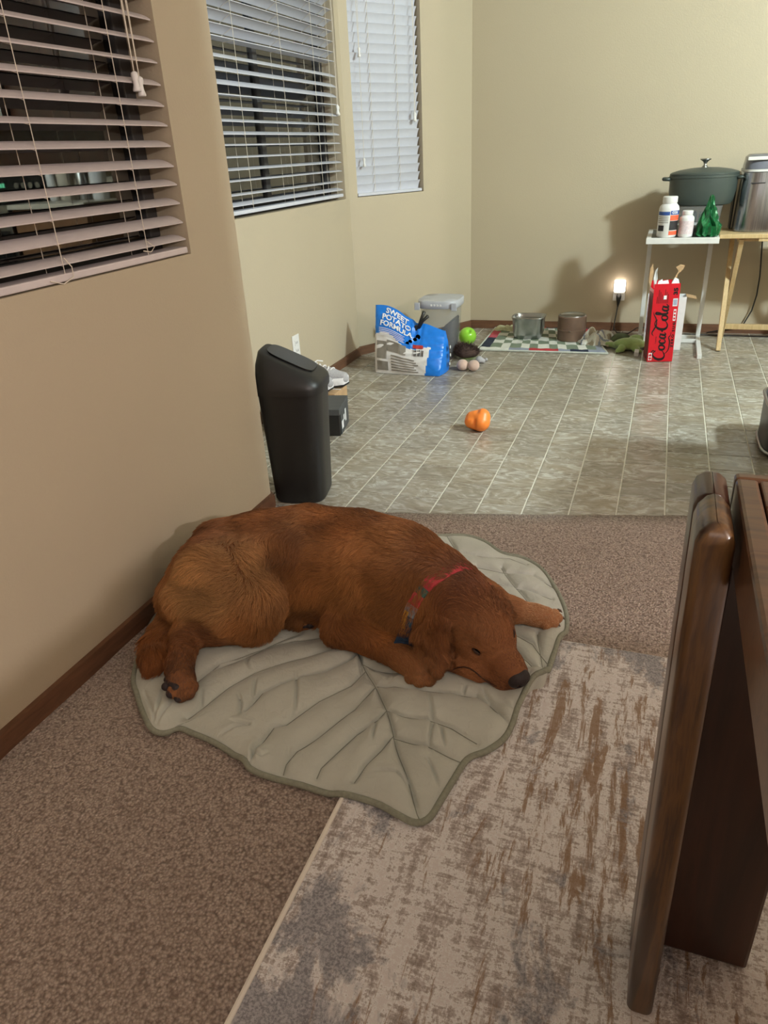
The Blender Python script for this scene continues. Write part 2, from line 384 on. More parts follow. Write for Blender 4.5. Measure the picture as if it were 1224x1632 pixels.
# carpet: covers the near room, ends at a line from the wall corner
edge_pts = [(-1.19, 1.985), (-.95, 2.0), (-.65, 2.055), (-.42, 2.11), (-.206, 2.16), (.10, 2.235), (.5, 2.33), (3.3, 2.9)]
NXc = 60; vs = []; fs = []
xs_ = [p[0] for p in edge_pts]; ys_ = [p[1] for p in edge_pts]
rows_ = 40
gx_ = list(np.linspace(-1.19, 1.0, 110))+[1.6, 2.4, 3.3]
for i, x in enumerate(gx_):
    ye = np.interp(x, xs_, ys_)
    for j, t_ in enumerate(np.linspace(0, 1, 60)):
        y = -2.6+(ye+2.6)*t_; vs.append((x, y, .011+.0012*math.sin(x*37+y*21)*math.sin(y*43)))
nr = 60
for i in range(len(gx_)-1):
    for j in range(nr-1): a = i*nr+j; fs.append((a, a+nr, a+nr+1, a+1))
n0 = len(vs)
for i, x in enumerate(gx_): ye = np.interp(x, xs_, ys_); vs.append((x, ye+.004, -.002))
for i in range(len(gx_)-1): fs.append((i*nr+nr-1, (i+1)*nr+nr-1, n0+i+1, n0+i))
o = MB().add(vs, fs).build('carpet', M['carpet'], smooth=True); tag(o, 'brown beige cut-pile carpet covering the near floor', None, None, 'structure')
CZ = .012
# baseboards
def baseboard(name, p, q, h=.062, z0=.0, inset=0):
    m = MB(); slab(m, p, q, z0, h, -.014); o = struct(name, m, M['base']); return o
baseboard('baseboard_left', (XL, -2.6), (XL, YC)); baseboard('baseboard_bay', (X2, 2.46), (X2, 4.03), .05)
baseboard('baseboard_bay_far', CA, CB, .05); baseboard('baseboard_back', CB, BL, .052)
baseboard('baseboard_bay_near', (XL, YC), (X2, 2.46), .05)

# ------------------------------------------------------------------ windows and blinds
def window(name, O, d, L, z0, z1, label):
    "O: start point on the wall face, d: direction along the wall, wall body lies on its left"
    d = Vector((*d, 0)).normalized(); n = Vector((-d.y, d.x, 0)); O = Vector((*O[:2], 0))
    Mx = Matrix(((d.x, n.x, 0, O.x), (d.y, n.y, 0, O.y), (0, 0, 1, 0), (0, 0, 0, 1)))
    m = MB(); y0, y1 = .085, .125; f = .045
    for lo, hi in (((0, y0, z0), (L, y1, z0+f)), ((0, y0, z1-f), (L, y1, z1)), ((0, y0, z0+f), (f, y1, z1-f)), ((L-f, y0, z0+f), (L, y1, z1-f))):
        m.box(lo, hi, Mx, .004)
    fr = m.build(name, M['vinylframe']); fr['kind'] = 'structure'; fr['label'] = label
    m = MB(); m.box((L/2-.02, y0+.005, z0+f), (L/2+.02, y1, z1-f), Mx, .003); m.build('meeting_rail', M['vinylframe'], fr)
    for a, b in ((f, L/2-.02), (L/2+.02, L-f)):
        m = MB(); m.box((a, .104, z0+f), (b, .107, z1-f), Mx); m.build('pane', M['glass'], fr)
    return Mx
def slat_mesh(Ls, w, mat):
    vs = []; fs = []; n = 7
    for e in (0, 1):
        for x in (0, Ls):
            for k in range(n):
                u = k/(n-1)-.5; z = .0035*(1-4*u*u); vs.append((x, u*w, z+(0.0028 if e else 0)))
    def id(e, xe, k): return e*2*n+xe*n+k
    for k in range(n-1):
        fs.append((id(1, 0, k), id(1, 1, k), id(1, 1, k+1), id(1, 0, k+1))); fs.append((id(0, 0, k+1), id(0, 1, k+1), id(0, 1, k), id(0, 0, k)))
        for xe in (0, 1): fs.append((id(0, xe, k), id(0, xe, k+1), id(1, xe, k+1), id(1, xe, k)) if xe == 0 else (id(1, xe, k), id(1, xe, k+1), id(0, xe, k+1), id(0, xe, k)))
    fs.append((id(0, 0, 0), id(1, 0, 0), id(1, 1, 0), id(0, 1, 0))); fs.append((id(0, 1, n-1), id(1, 1, n-1), id(1, 0, n-1), id(0, 0, n-1)))
    me = mesh_from('slat', vs, fs); me.materials.append(mat); return me
def blind(Mx, s0, s1, zs, tilts, y, mat, label, ladders, cords, drop=0.0, rail=True, top=2.06, sag=None):
    "slats along local x from s0 to s1; tilt > 0 lowers the room-side edge (local -y)"
    root = empty('window_blind', Mx @ Vector(((s0+s1)/2, y, top)), label, 'blind')
    me = slat_mesh(s1-s0, .050, mat); R4 = Mx.to_3x3().to_4x4()
    for i, (z, tl) in enumerate(zip(zs, tilts)):
        o = link('slat', me, None, root); r = (sag[i] if sag else 0.0)
        Mo = Matrix.Translation(Mx @ Vector((s0, y, z))) @ R4 @ Matrix.Rotation(r, 4, 'Y') @ Matrix.Rotation(tl, 4, 'X')
        o.matrix_parent_inverse = Matrix.Translation(-root.location); o.matrix_basis = Mo
    zb = zs[0]-.022
    m = MB(); m.box((s0, y-.026, zb-.016), (s1, y+.026, zb), Mx, .003); m.build('bottom_rail', mat, root)
    m = MB(); m.box((s0, y-.03, top-.02), (s1, y+.03, top+.018), Mx, .003); m.build('head_rail', mat, root)
    for s in ladders:
        m = MB(); tt = sum(tilts)/len(tilts)
        for yy in (-.026, .026): m.tube([Mx @ Vector((s, y+yy*math.cos(tt), zb)), Mx @ Vector((s, y+yy*math.cos(tt), top))], .0009, 5)
        for i, (z, tl) in enumerate(zip(zs, tilts)):
            e = Vector((0, .026*math.cos(tl), .026*math.sin(tl)))
            c = Vector((s, y, z-.002)); m.tube([Mx @ (c-e), Mx @ (c+e)], .0008, 4)
        m.build('ladder_cord', M['cord'], root)
    for (s, zc, yy, tass) in cords:
        m = MB(); m.tube([Mx @ Vector((s, y+yy, zc)), Mx @ Vector((s+.004, y+yy, (zc+top)/2)), Mx @ Vector((s, y+yy*.8, top))], .0012, 6); c = m.build('lift_cord', M['cord'], root)
        if tass:
            p = Mx @ Vector((s, y+yy, zc)); m = MB(); m.lathe([(.003, .002), (.0065, -.002), (.0072, -.010), (.005, -.018), (.0055, -.026), (.0095, -.038), (.0085, -.043), (.004, -.043)], p, 14); m.build('tassel', M['white_plastic'], c, smooth=True)
    return root
# near window
Mx = window('window_1', (XL, .35), (0, 1), 1.378, SILL, 2.08, 'dark night window nearest the camera, glass mirroring the kitchen')
zs = [.925+.0444*i for i in range(26)]
tl = [math.radians(17+3*math.sin(i*1.9)) for i in range(26)]; tl[0] = math.radians(12)
b1 = blind(Mx, .02, 1.372, zs, tl, .03, M['slat'], 'open pinkish white slatted blind over the dark window at left edge', [.30, .915, 1.205], [], top=2.05)
for y_, zz, tass in ((1.264, .925, 0), (1.552, .945, 0)):
    m = MB(); s = y_-.35
    pts = [(s-.05, .0, zz-.03), (s-.02, -.006, zz-.04), (s+.012, -.006, zz-.03), (s+.014, -.005, zz-.01), (s+.002, .0, zz+.01)] if y_ < 1.4 else [(s, .0, zz-.01), (s+.02, -.004, zz-.025), (s+.004, -.004, zz-.035), (s-.02, .0, zz-.03)]
    m.tube([Mx @ Vector(p) for p in pts], .0012, 6); m.build('lift_cord', M['cord'], b1)
for y_, zz in ((1.612, 1.292), (1.628, 1.283)):
    s = y_-.35; m = MB()
    for q in (-.006, .004): m.tube([Mx @ Vector((s, -.004, zz)), Mx @ Vector((s+q*.6, -.004, 1.5)), Mx @ Vector((s-.03+q, -.004, 2.04))], .0011, 5)
    c = m.build('lift_cord', M['cord'], b1); p = Mx @ Vector((s, -.004, zz)); m = MB()
    m.lathe([(.003, .003), (.0075, 0), (.0085, -.006), (.006, -.016), (.0065, -.024), (.0095, -.034), (.009, -.037), (.003, -.037)], p, 14); m.build('tassel', M['white_plastic'], c, smooth=True)
# bay window
Mx = window('window_2', (X2, 2.58), (0, 1), 1.395, SILL, 2.08, 'bay window behind the half-open blind, dark glass')
zs = [.935+.0445*i for i in range(25)]; zs[1] = .972
tl = [12, 3, 2, 8, 4, 3, 14, 12, 17, 2, 26, 24, 22, -4, -25, -27, -24, -27, -25, -26, -25, -27, -24, -25, -26]
tl = [math.radians(a*(1.0 if a > 0 else 1)) for a in tl]
zs[13] = zs[13]+.012
blind(Mx, .012, 1.378, zs, tl, .03, M['slat_white'], 'white blind in the bay, upper slats tilted shut, lower slats open', [.38, .78, 1.12, 1.30], [(1.352, 1.335, -.034, 1), (1.362, 1.33, -.034, 1)], top=2.05)
# angled bay window
d3 = (CB-CA)/np.linalg.norm(CB-CA); O3 = CA+d3*.068
Mx = window('window_3', O3, d3, .498, SILL, 2.08, 'narrow angled bay window behind the shut white blind')
zs = [.925+.0452*i for i in range(25)]
blind(Mx, .008, .490, zs, [math.radians(-66)]*25, .03, M['slat_white'], 'narrow white blind with slats shut in the angled bay wall', [.145, .335], [(.06, 1.60, -.036, 1), (.055, 1.08, -.036, 1), (.435, 1.30, -.036, 1), (.44, 1.295, -.036, 1)], top=2.05)

# wall sockets
def socket(c, d, label, w=.072, h=.115):
    d = Vector((*d, 0)).normalized(); n = Vector((d.y, -d.x, 0)); c = Vector(c)
    Mx = Matrix(((d.x, n.x, 0, c.x), (d.y, n.y, 0, c.y), (0, 0, 1, c.z), (0, 0, 0, 1)))
    root = empty('wall_socket', c, label, 'socket')
    m = MB(); m.box((-w/2, 0, -h/2), (w/2, .006, h/2), Mx, .002); m.build('cover_plate', M['white_plastic'], root)
    for z in (-.02, .02):
        m = MB(); m.box((-.017, .005, z-.014), (.017, .009, z+.014), Mx, .002); o = m.build('receptacle', M['white_plastic'], root)
        m = MB()
        for x in (-.007, .007): m.box((x-.0012, .0085, z-.005), (x+.0012, .0096, z+.006), Mx)
        m.build('slot', M['print_dark'], o)
    return Mx
socket((X2, 3.205, .255), (0, 1), 'white double wall socket on the bay wall above the black bin')

# ================================================================== RUG
m = MB(); m.box((-.45, -1.6, .004), (1.6, 1.468, .021), None, .004); rug = m.build('area_rug', M['rug'], None); 
tag(rug, 'streaked cream, grey and brown area rug lying under the wooden table', 'rug')
m = MB(); m.tube([(-.453, -1.6, .0185), (-.453, 1.468, .0185)], .0052, 8); m.build('bound_edge', M['rug_edge'], rug)
m = MB(); m.tube([(-.452, 1.468, .015), (1.6, 1.468, .015)], .0035, 8); m.build('bound_edge', M['rug_edge'], rug)
RZ = .021

# ================================================================== LEAF BLANKET
def P2(pts): return np.array([fl(x, y, .02)[:2] for x, y in pts])
outline_px = [(213, 1075), (219, 1108), (231, 1143), (243, 1165), (262, 1169), (285, 1160), (306, 1167), (345, 1184), (388, 1213), (399, 1226), (440, 1240), (480, 1250), (520, 1263), (560, 1272),
              (600, 1285), (635, 1305), (662, 1316), (683, 1309), (700, 1284), (722, 1248), (745, 1214), (775, 1201), (800, 1184), (815, 1163), (826, 1135), (838, 1112), (850, 1101), (868, 1094), (876, 1065), (889, 1028), (902, 1006), (902, 975), (886, 938), (862, 905), (833, 888), (800, 880), (772, 862), (742, 853), (700, 853), (676, 857), (645, 845), (613, 829), (520, 812), (440, 822), (370, 850), (300, 900), (262, 960), (232, 1010)]
OP = P2(outline_px)
def closed_spline(P, n):
    k = len(P); out = []
    seg = np.linalg.norm(np.roll(P, -1, 0)-P, axis=1); cum = np.concatenate([[0], np.cumsum(seg)]); s = np.linspace(0, cum[-1], n, endpoint=False)
    for v in s:
        i = min(int(np.searchsorted(cum, v, 'right')-1), k-1); t_ = (v-cum[i])/seg[i]
        p0, p1, p2, p3 = P[(i-1) % k], P[i], P[(i+1) % k], P[(i+2) % k]
        out.append(.5*((2*p1)+(-p0+p2)*t_+(2*p0-5*p1+4*p2-p3)*t_**2+(-p0+3*p1-3*p2+p3)*t_**3))
    return np.array(out)
NB, NRr = 1100, 220
BO = closed_spline(OP, NB); cen = P2([(575, 1040)])[0]
seams_px = [
 [(672, 1312), (666, 1300), (649, 1252), (628, 1178), (616, 1137), (596, 1093), (572, 1043), (545, 1000), (500, 940)],
 [(572, 1043), (560, 1052), (523, 1069), (479, 1081), (450, 1091), (420, 1105), (391, 1134)],
 [(560, 1028), (503, 1040), (456, 1055), (406, 1072), (365, 1096), (300, 1144)],
 [(550, 1010), (470, 1022), (400, 1040), (350, 1060), (300, 1100)],
 [(585, 1068), (560, 1093), (509, 1119), (473, 1143), (456, 1155), (435, 1160), (412, 1193), (400, 1224)],
 [(596, 1096), (566, 1131), (540, 1149), (509, 1172), (473, 1196), (456, 1218), (450, 1236)],
 [(616, 1137), (602, 1152), (569, 1172), (540, 1199), (515, 1222), (506, 1240)],
 [(628, 1177), (610, 1200), (584, 1225), (562, 1252)],
 [(580, 1058), (600, 1068), (628, 1072), (660, 1080)],
 [(599, 1094), (628, 1097), (655, 1102), (693, 1108), (728, 1111), (760, 1115), (784, 1131), (812, 1160)],
 [(616, 1137), (643, 1146), (681, 1152), (716, 1166), (762, 1190)],
 [(628, 1181), (658, 1191), (684, 1196), (719, 1212), (735, 1218)],
 [(714, 853), (720, 868), (727, 881), (741, 906), (752, 922)],
 [(727, 881), (770, 888), (812, 890), (840, 900)], [(748, 912), (762, 904), (800, 912), (850, 918), (880, 935)],
 [(800, 905), (820, 935), (840, 960)], [(780, 925), (830, 940), (880, 955)], [(340, 1070), (420, 1035), (480, 1010)],
 [(820, 1015), (850, 1030), (872, 1062)], [(812, 1035), (840, 1060), (862, 1088)], [(856, 1012), (862, 1040), (864, 1085)]]
seams = [P2(s) for s in seams_px]
creases_px = [[(684, 1108), (687, 1130), (687, 1158), (684, 1190), (688, 1214)], [(697, 1160), (710, 1197)], [(472, 1072), (473, 1100), (471, 1143)], [(381, 1110), (384, 1125), (380, 1143)],
  [(326, 1102), (321, 1125), (301, 1144)], [(409, 1222), (405, 1195), (412, 1178)], [(462, 1193), (458, 1215), (450, 1235)], [(397, 1040), (393, 1060), (400, 1068)],
  [(230, 1100), (243, 1130), (250, 1160)], [(265, 1100), (256, 1130), (245, 1160)], [(280, 1120), (262, 1145), (250, 1163)], [(345, 1178), (372, 1162), (395, 1160), (365, 1150)],
  [(590, 1240), (630, 1245), (650, 1262), (672, 1300)], [(680, 1220), (700, 1262)], [(600, 1150), (594, 1190)], [(648, 1048), (652, 1068)], [(700, 1076), (696, 1092)], [(742, 1100), (738, 1112)], [(770, 1105), (790, 1135)],
  [(575, 1045), (577, 1072), (586, 1085)], [(617, 1140), (630, 1180), (640, 1188)], [(412, 1085), (405, 1115)], [(800, 1130), (830, 1150)], [(825, 1105), (845, 1095)], [(400, 1200), (420, 1212), (432, 1205)]]
creases = [P2(s) for s in creases_px]
def dist_poly(Pt, lines, taper=False):
    best = np.full(len(Pt), 9.0)
    for L in lines:
        # smooth the polyline a little
        q = [L[0]]
        for a, b in zip(L[:-1], L[1:]): q += [a*.5+b*.5, b]
        L2 = np.array(q)
        for a, b in zip(L2[:-1], L2[1:]):
            ab = b-a; t_ = np.clip(((Pt-a)@ab)/(ab@ab+1e-12), 0, 1); d = np.linalg.norm(Pt-(a+t_[:, None]*ab), axis=1); best = np.minimum(best, d)
    return best
tt_ = np.linspace(0, 1, NRr)**.9
pts = (cen + tt_[:, None, None]*(BO-cen)[None]).reshape(-1, 2); ttt = np.repeat(tt_, NB)
def vnoise(P, sc, seed):
    r = np.random.default_rng(seed); v = np.zeros(len(P))
    for k in range(9):
        a = r.uniform(0, 2*PI); f = sc*r.uniform(.6, 1.6); ph = r.uniform(0, 2*PI); v += np.sin((P[:, 0]*math.cos(a)+P[:, 1]*math.sin(a))*f+ph)
    return v/3.0
def mat_height(P, edge_d):
    warp = P + np.stack([vnoise(P, 30, 1), vnoise(P, 30, 2)], 1)*.003
    ds = dist_poly(warp, seams)
    z = .018+.014*(1-np.exp(-ds/.013)) - .009*np.exp(-(ds/.0030)**2) + .0022*vnoise(P, 26, 3) + .0016*vnoise(P, 75, 4)*np.exp(-ds/.03)
    for L in creases:
        sl_ = np.concatenate([[0], np.cumsum(np.linalg.norm(np.diff(L, axis=0), axis=1))]); best = np.full(len(P), 9.0); arc = np.zeros(len(P))
        for i in range(len(L)-1):
            a, b = L[i], L[i+1]; ab = b-a; t_ = np.clip(((warp-a)@ab)/(ab@ab+1e-12), 0, 1); d = np.linalg.norm(warp-(a+t_[:, None]*ab), axis=1); m_ = d < best
            best[m_] = d[m_]; arc[m_] = ((sl_[i]+t_*(sl_[i+1]-sl_[i]))/sl_[-1])[m_]
        tw = np.clip(np.sin(np.pi*arc), 0, 1)**.6
        z += tw*(.0042*np.exp(-(best/.016)**2) - .0105*np.exp(-(best/.0038)**2))
    # hem: thin at the very edge with a raised piping ridge
    z = z*(1-np.exp(-edge_d/.016)) + .016*np.exp(-edge_d/.016)
    for (px, py, hh, rr) in ((850, 1098, .030, .045), (868, 1093, .02, .03), (888, 1020, .014, .04), (246, 1150, .012, .05), (402, 1210, .014, .03), (640, 1290, .006, .05), (835, 1140, .016, .05)):
        c = fl(px, py, .02)[:2]; d2 = ((P-c)**2).sum(1); z += hh*np.exp(-d2/rr**2)
    over_rug = 1/(1+np.exp(-(P[:, 0]+.468)/.006)); over_rug *= 1/(1+np.exp((P[:, 1]-1.47)/.012))
    return np.maximum(z, .0175) + over_rug*.009
edge_d = (1-ttt)*np.tile(np.linalg.norm(BO-cen, axis=1), NRr)*.75
zz = mat_height(pts, edge_d)
vs = [(*cen, float(zz[0]))] ; 
V = np.concatenate([pts, zz[:, None]], 1); N_top = len(V)
idx = np.arange(NRr*NB).reshape(NRr, NB)
a = idx[:-1]; b = np.roll(idx, -1, 1)[:-1]; c = np.roll(idx, -1, 1)[1:]; d = idx[1:]
Fq = np.stack([d, c, b, a], -1).reshape(-1, 4)[:, ::-1]
# underside skirt
sk = np.concatenate([BO, np.full((NB, 1), .011)], 1); sk[:, :2] = cen+(sk[:, :2]-cen)*.995
V = np.concatenate([V, sk]); s0 = N_top+np.arange(NB); e0 = idx[-1]
Fs = np.stack([e0, np.roll(e0, -1), np.roll(s0, -1), s0], -1)
def fast_mesh(name, V, Fq, smooth=True):
    me = bpy.data.meshes.new(name); n = Fq.shape[1]
    me.vertices.add(len(V)); me.vertices.foreach_set('co', np.asarray(V, np.float32).ravel())
    me.loops.add(Fq.size); me.loops.foreach_set('vertex_index', Fq.astype(np.int32).ravel())
    me.polygons.add(len(Fq)); me.polygons.foreach_set('loop_start', np.arange(0, Fq.size, n, dtype=np.int32))
    me.update(calc_edges=True); me.validate()
    if smooth: me.polygons.foreach_set('use_smooth', np.ones(len(me.polygons), bool))
    return me
t = NT('sage_quilted_fabric'); v = t.coords(); n = t.noise(v, 9, 4); t.color(t.ramp(n, [(.3, rgb(196, 199, 190)), (.7, rgb(210, 213, 204))]))
t.bump(t.noise(v, 34, 6, .62, 1.2), .55, .006); M['quilt'] = t.set(.62, Sheen_Weight=.15)
blanket = link('leaf_blanket', fast_mesh('leaf_blanket', V, np.concatenate([Fq, Fs])), M['quilt'])
tag(blanket, 'sage green leaf-shaped quilted blanket under the sleeping dog', 'blanket')
m = MB(); ez = zz.reshape(NRr, NB)[-1]
M['piping'] = plain('blanket_binding', rgb(150, 153, 138), .7, bump=.3, scale=150)
m.tube([(float(x), float(y), float(z)) for (x, y), z in zip(BO[::3], ez[::3])], .0065, 8, closed=True); m.build('bound_hem', M['piping'], blanket, smooth=True)
M['shade_thread'] = plain('seam_shade_thread', rgb(140, 142, 130), .8)  # stitching thread, coloured dark to draw in the shade of the quilting creases
for L in seams:
    q = [L[0]]
    for a, b in zip(L[:-1], L[1:]): q += [a*.5+b*.5, b]
    q = np.array(q); fine_ = np.concatenate([q[i]+(q[i+1]-q[i])*np.linspace(0, 1, 12, endpoint=False)[:, None] for i in range(len(q)-1)]+[q[-1:]])
    # follow the same gentle warp as the quilting
    for _ in range(3): fine_w = fine_ - np.stack([vnoise(fine_, 30, 1), vnoise(fine_, 30, 2)], 1)*.003
    hz_ = mat_height(fine_w, np.full(len(fine_w), .2))
    m = MB(); m.tube([(float(a), float(b), float(c)+.0002) for (a, b), c in zip(fine_w, hz_)], .0009, 5); m.build('seam', M['shade_thread'], blanket)
tg = fl(613, 833, .03); m = MB(); m.box(tg+np.array([-.012, -.004, -.002]), tg+np.array([.014, .006, .001])); m.build('care_tag', M['white_card'], blanket)

# ================================================================== IMPLICIT SURFACES
class Field:
    def __init__(s, k=.02): s.p = []; s.k = k
    def cone(s, a, b, ra, rb, k=None, op='add'): s.p.append(('cone', np.array(a, float), np.array(b, float), ra, rb, k or s.k, op)); return s
    def chain(s, pts, rs, k=None):
        for i in range(len(pts)-1): s.cone(pts[i], pts[i+1], rs[i], rs[i+1], k)
        return s
    def ell(s, c, axes, radii, k=None, op='add'): s.p.append(('ell', np.array(c, float), np.array(axes, float), np.array(radii, float), None, k or s.k, op)); return s
    @staticmethod
    def dist(p, X):
        if p[0] == 'cone':
            _, a, b, ra, rb, _, _ = p; ab = b-a; l2 = ab@ab+1e-12; t_ = np.clip(((X-a)@ab)/l2, 0, 1)
            return np.linalg.norm(X-(a+t_[..., None]*ab), axis=-1)-(ra+(rb-ra)*t_)
        _, c, A, r, _, _, _ = p; q = (X-c)@A.T; k0 = np.linalg.norm(q/r, axis=-1); k1 = np.linalg.norm(q/(r*r), axis=-1)+1e-9
        return k0*(k0-1)/k1
    @staticmethod
    def comb(d, e, k, op):
        if op == 'add': h = np.maximum(k-np.abs(d-e), 0)/k; return np.minimum(d, e)-h*h*k*.25
        e = -e; h = np.maximum(k-np.abs(d-e), 0)/k; return np.maximum(d, e)+h*h*k*.25
    def ev(s, X):
        d = np.full(X.shape[:-1], 1.0)
        for p in s.p: d = s.comb(d, s.dist(p, X), p[5], p[6])
        return d
    def grad(s, X, e=.002):
        g = np.stack([s.ev(X+np.eye(3)[i]*e)-s.ev(X-np.eye(3)[i]*e) for i in range(3)], -1); return g/(np.linalg.norm(g, axis=-1, keepdims=True)+1e-9)
    def mesh(s, name, h, floor_z=None):
        lo = np.full(3, 9.0); hi = -lo
        for p in s.p:
            if p[6] != 'add': continue
            if p[0] == 'cone': pa = [(p[1], p[3]), (p[2], p[4])]
            else: pa = [(p[1], p[3].max())]
            for c, r in pa: lo = np.minimum(lo, c-r); hi = np.maximum(hi, c+r)
        lo -= .03; hi += .03; n = np.ceil((hi-lo)/h).astype(int)+1
        ax = [lo[i]+h*np.arange(n[i]) for i in range(3)]; D = np.full(n, 1.0, np.float32)
        for p in s.p:
            if p[0] == 'cone': pl = np.minimum(p[1]-p[3], p[2]-p[4]); ph = np.maximum(p[1]+p[3], p[2]+p[4])
            else: pl = p[1]-p[3].max(); ph = p[1]+p[3].max()
            mg = p[5]+.02; i0 = np.clip(np.floor((pl-mg-lo)/h).astype(int), 0, n-1); i1 = np.clip(np.ceil((ph+mg-lo)/h).astype(int)+1, 1, n)
            sl = tuple(slice(a, b) for a, b in zip(i0, i1)); G = np.stack(np.meshgrid(ax[0][sl[0]], ax[1][sl[1]], ax[2][sl[2]], indexing='ij'), -1)
            D[sl] = s.comb(D[sl], s.dist(p, G), p[5], p[6])
        if floor_z is not None: 
            zf = ax[2][None, None, :]; e = floor_z-zf; D = np.maximum(D, np.broadcast_to(e, D.shape))
        S = D < 0; nx, ny, nz = D.shape
        c = [S[i:nx-1+i, j:ny-1+j, k:nz-1+k] for i in (0, 1) for j in (0, 1) for k in (0, 1)]
        sm = sum(x.astype(np.int8) for x in c); act = (sm > 0) & (sm < 8); ci = np.argwhere(act); ids = np.full(act.shape, -1, int); ids[act] = np.arange(len(ci))
        acc = np.zeros((len(ci), 3)); cnt = np.zeros(len(ci))
        for axis in range(3):
            o1, o2 = [q for q in range(3) if q != axis]
            for u in (0, 1):
                for v_ in (0, 1):
                    off = np.zeros(3, int); off[o1] = u; off[o2] = v_; A = ci+off; B = A.copy(); B[:, axis] += 1
                    da = D[tuple(A.T)]; db = D[tuple(B.T)]; ms = (da < 0) != (db < 0); t_ = da[ms]/(da[ms]-db[ms]); q = A[ms].astype(float); q[:, axis] += t_; acc[ms] += q; cnt[ms] += 1
        Vv = lo+h*(acc/cnt[:, None]); fcs = []
        for axis in range(3):
            a_ = (axis+1) % 3; b_ = (axis+2) % 3; lo_s = [slice(None)]*3; hi_s = [slice(None)]*3; lo_s[axis] = slice(0, -1); hi_s[axis] = slice(1, None)
            ch = S[tuple(lo_s)] != S[tuple(hi_s)]; E = np.argwhere(ch); E = E[(E[:, a_] > 0) & (E[:, b_] > 0) & (E[:, a_] < n[a_]-1) & (E[:, b_] < n[b_]-1)]
            ins = S[tuple(E.T)]
            def cid(da, db): q = E.copy(); q[:, a_] -= da; q[:, b_] -= db; return ids[tuple(q.T)]
            Q = np.stack([cid(1, 1), cid(0, 1), cid(0, 0), cid(1, 0)], 1); Q[~ins] = Q[~ins][:, ::-1]; fcs.append(Q)
        return Vv, np.concatenate(fcs)

# ================================================================== DOG
def D3(x, y, z): return fl(x, y, z)
def unit(v): v = np.array(v, float); return v/np.linalg.norm(v)
dog = Field(.045)
MZ = .028   # blanket surface under the dog
spine = [(328, 935, .125, .088), (372, 905, .135, .118), (430, 897, .140, .132), (500, 897, .145, .140), (570, 905, .150, .138), (632, 922, .155, .132), (688, 945, .160, .108)]
for a, b in zip(spine[:-1], spine[1:]): dog.cone(D3(*a[:3]), D3(*b[:3]), a[3], b[3])
NK0 = D3(690, 948, .160); NK1 = D3(722, 962, .150); SK = D3(756, 987, .132)
dog.cone(NK0, NK1, .104, .090, .03); dog.cone(NK1, SK, .088, .070, .02)
dog.cone(D3(690, 985, .10), D3(715, 1000, .10), .075, .062, .02)   # throat ruff
# belly and chest bulk reaching the blanket
dog.cone(D3(450, 930, .10), D3(560, 930, .105), .095, .10, .05); dog.cone(D3(570, 940, .11), D3(650, 965, .105), .09, .085, .04)
dog.cone(D3(300, 950, .09), D3(360, 945, .09), .065, .08, .04)
# thigh, knee, shank, hock, hind paw
dog.cone(D3(345, 915, .165), D3(408, 960, .125), .095, .072, .03)
dog.cone(D3(300, 960, .11), D3(350, 985, .10), .060, .055, .04)
dog.cone(D3(408, 960, .12), D3(398, 990, .085), .070, .045, .025)
dog.cone(D3(398, 988, .085), D3(300, 1010, .068), .048, .036, .03)
dog.cone(D3(300, 1010, .068), D3(287, 1060, .055), .034, .028, .02)
dog.cone(D3(287, 1060, .052), D3(289, 1085, .052), .029, .033, .015)
HP = [(277, 1102, .050, .015), (288, 1108, .046, .016), (300, 1104, .050, .015), (306, 1094, .056, .014)]
for x, y, z, r in HP: dog.cone(D3(289, 1086, .05), D3(x, y, z), .017, r, .006)
# the other hind paw peeping out below the belly
dog.cone(D3(440, 975, .05), D3(478, 990, .045), .035, .024, .02)
for dx in (-8, 2, 12): dog.cone(D3(480, 990, .045), D3(486+dx, 997-abs(dx)*.2, .038), .015, .012, .006)
# near foreleg
SH_ = D3(632, 965, .135); EL = D3(545, 1000, .075); WR = D3(640, 1048, .060); PW = D3(668, 1070, .050)
dog.cone(SH_, D3(590, 978, .105), .082, .065, .04); dog.cone(D3(590, 978, .105), EL, .062, .042, .035)
dog.cone(EL, D3(600, 1018, .068), .042, .038, .02); dog.cone(D3(600, 1018, .068), WR, .038, .031, .015); dog.cone(WR, PW, .031, .029, .010)
for x, y, z, r in ((655, 1080, .044, .0150), (669, 1085, .043, .0160), (684, 1084, .043, .0155), (695, 1076, .045, .0135)): dog.cone(PW+(D3(x, y, z)-PW)*.25, D3(x, y, z), .014, r, .0022)
# far foreleg
dog.cone(D3(735, 935, .13), D3(775, 955, .095), .060, .042, .03); dog.cone(D3(775, 955, .095), D3(815, 972, .065), .040, .031, .02)
dog.cone(D3(815, 972, .065), D3(852, 980, .055), .031, .026, .015); FP = D3(868, 984, .050); dog.cone(D3(852, 980, .055), FP, .027, .028, .012)
for x, y, z, r in ((884, 978, .046, .0125), (888, 985, .042, .014), (882, 993, .040, .014), (870, 997, .040, .013)): dog.cone(FP+(D3(x, y, z)-FP)*.2, D3(x, y, z), .013, r, .0022)
# tail
tailp = [(302, 968, .075, .045), (280, 985, .060, .036), (262, 1008, .052, .031), (252, 1030, .050, .033), (247, 1048, .050, .031), (244, 1060, .046, .022)]
dog.chain([D3(*a[:3]) for a in tailp], [a[3] for a in tailp], .02)
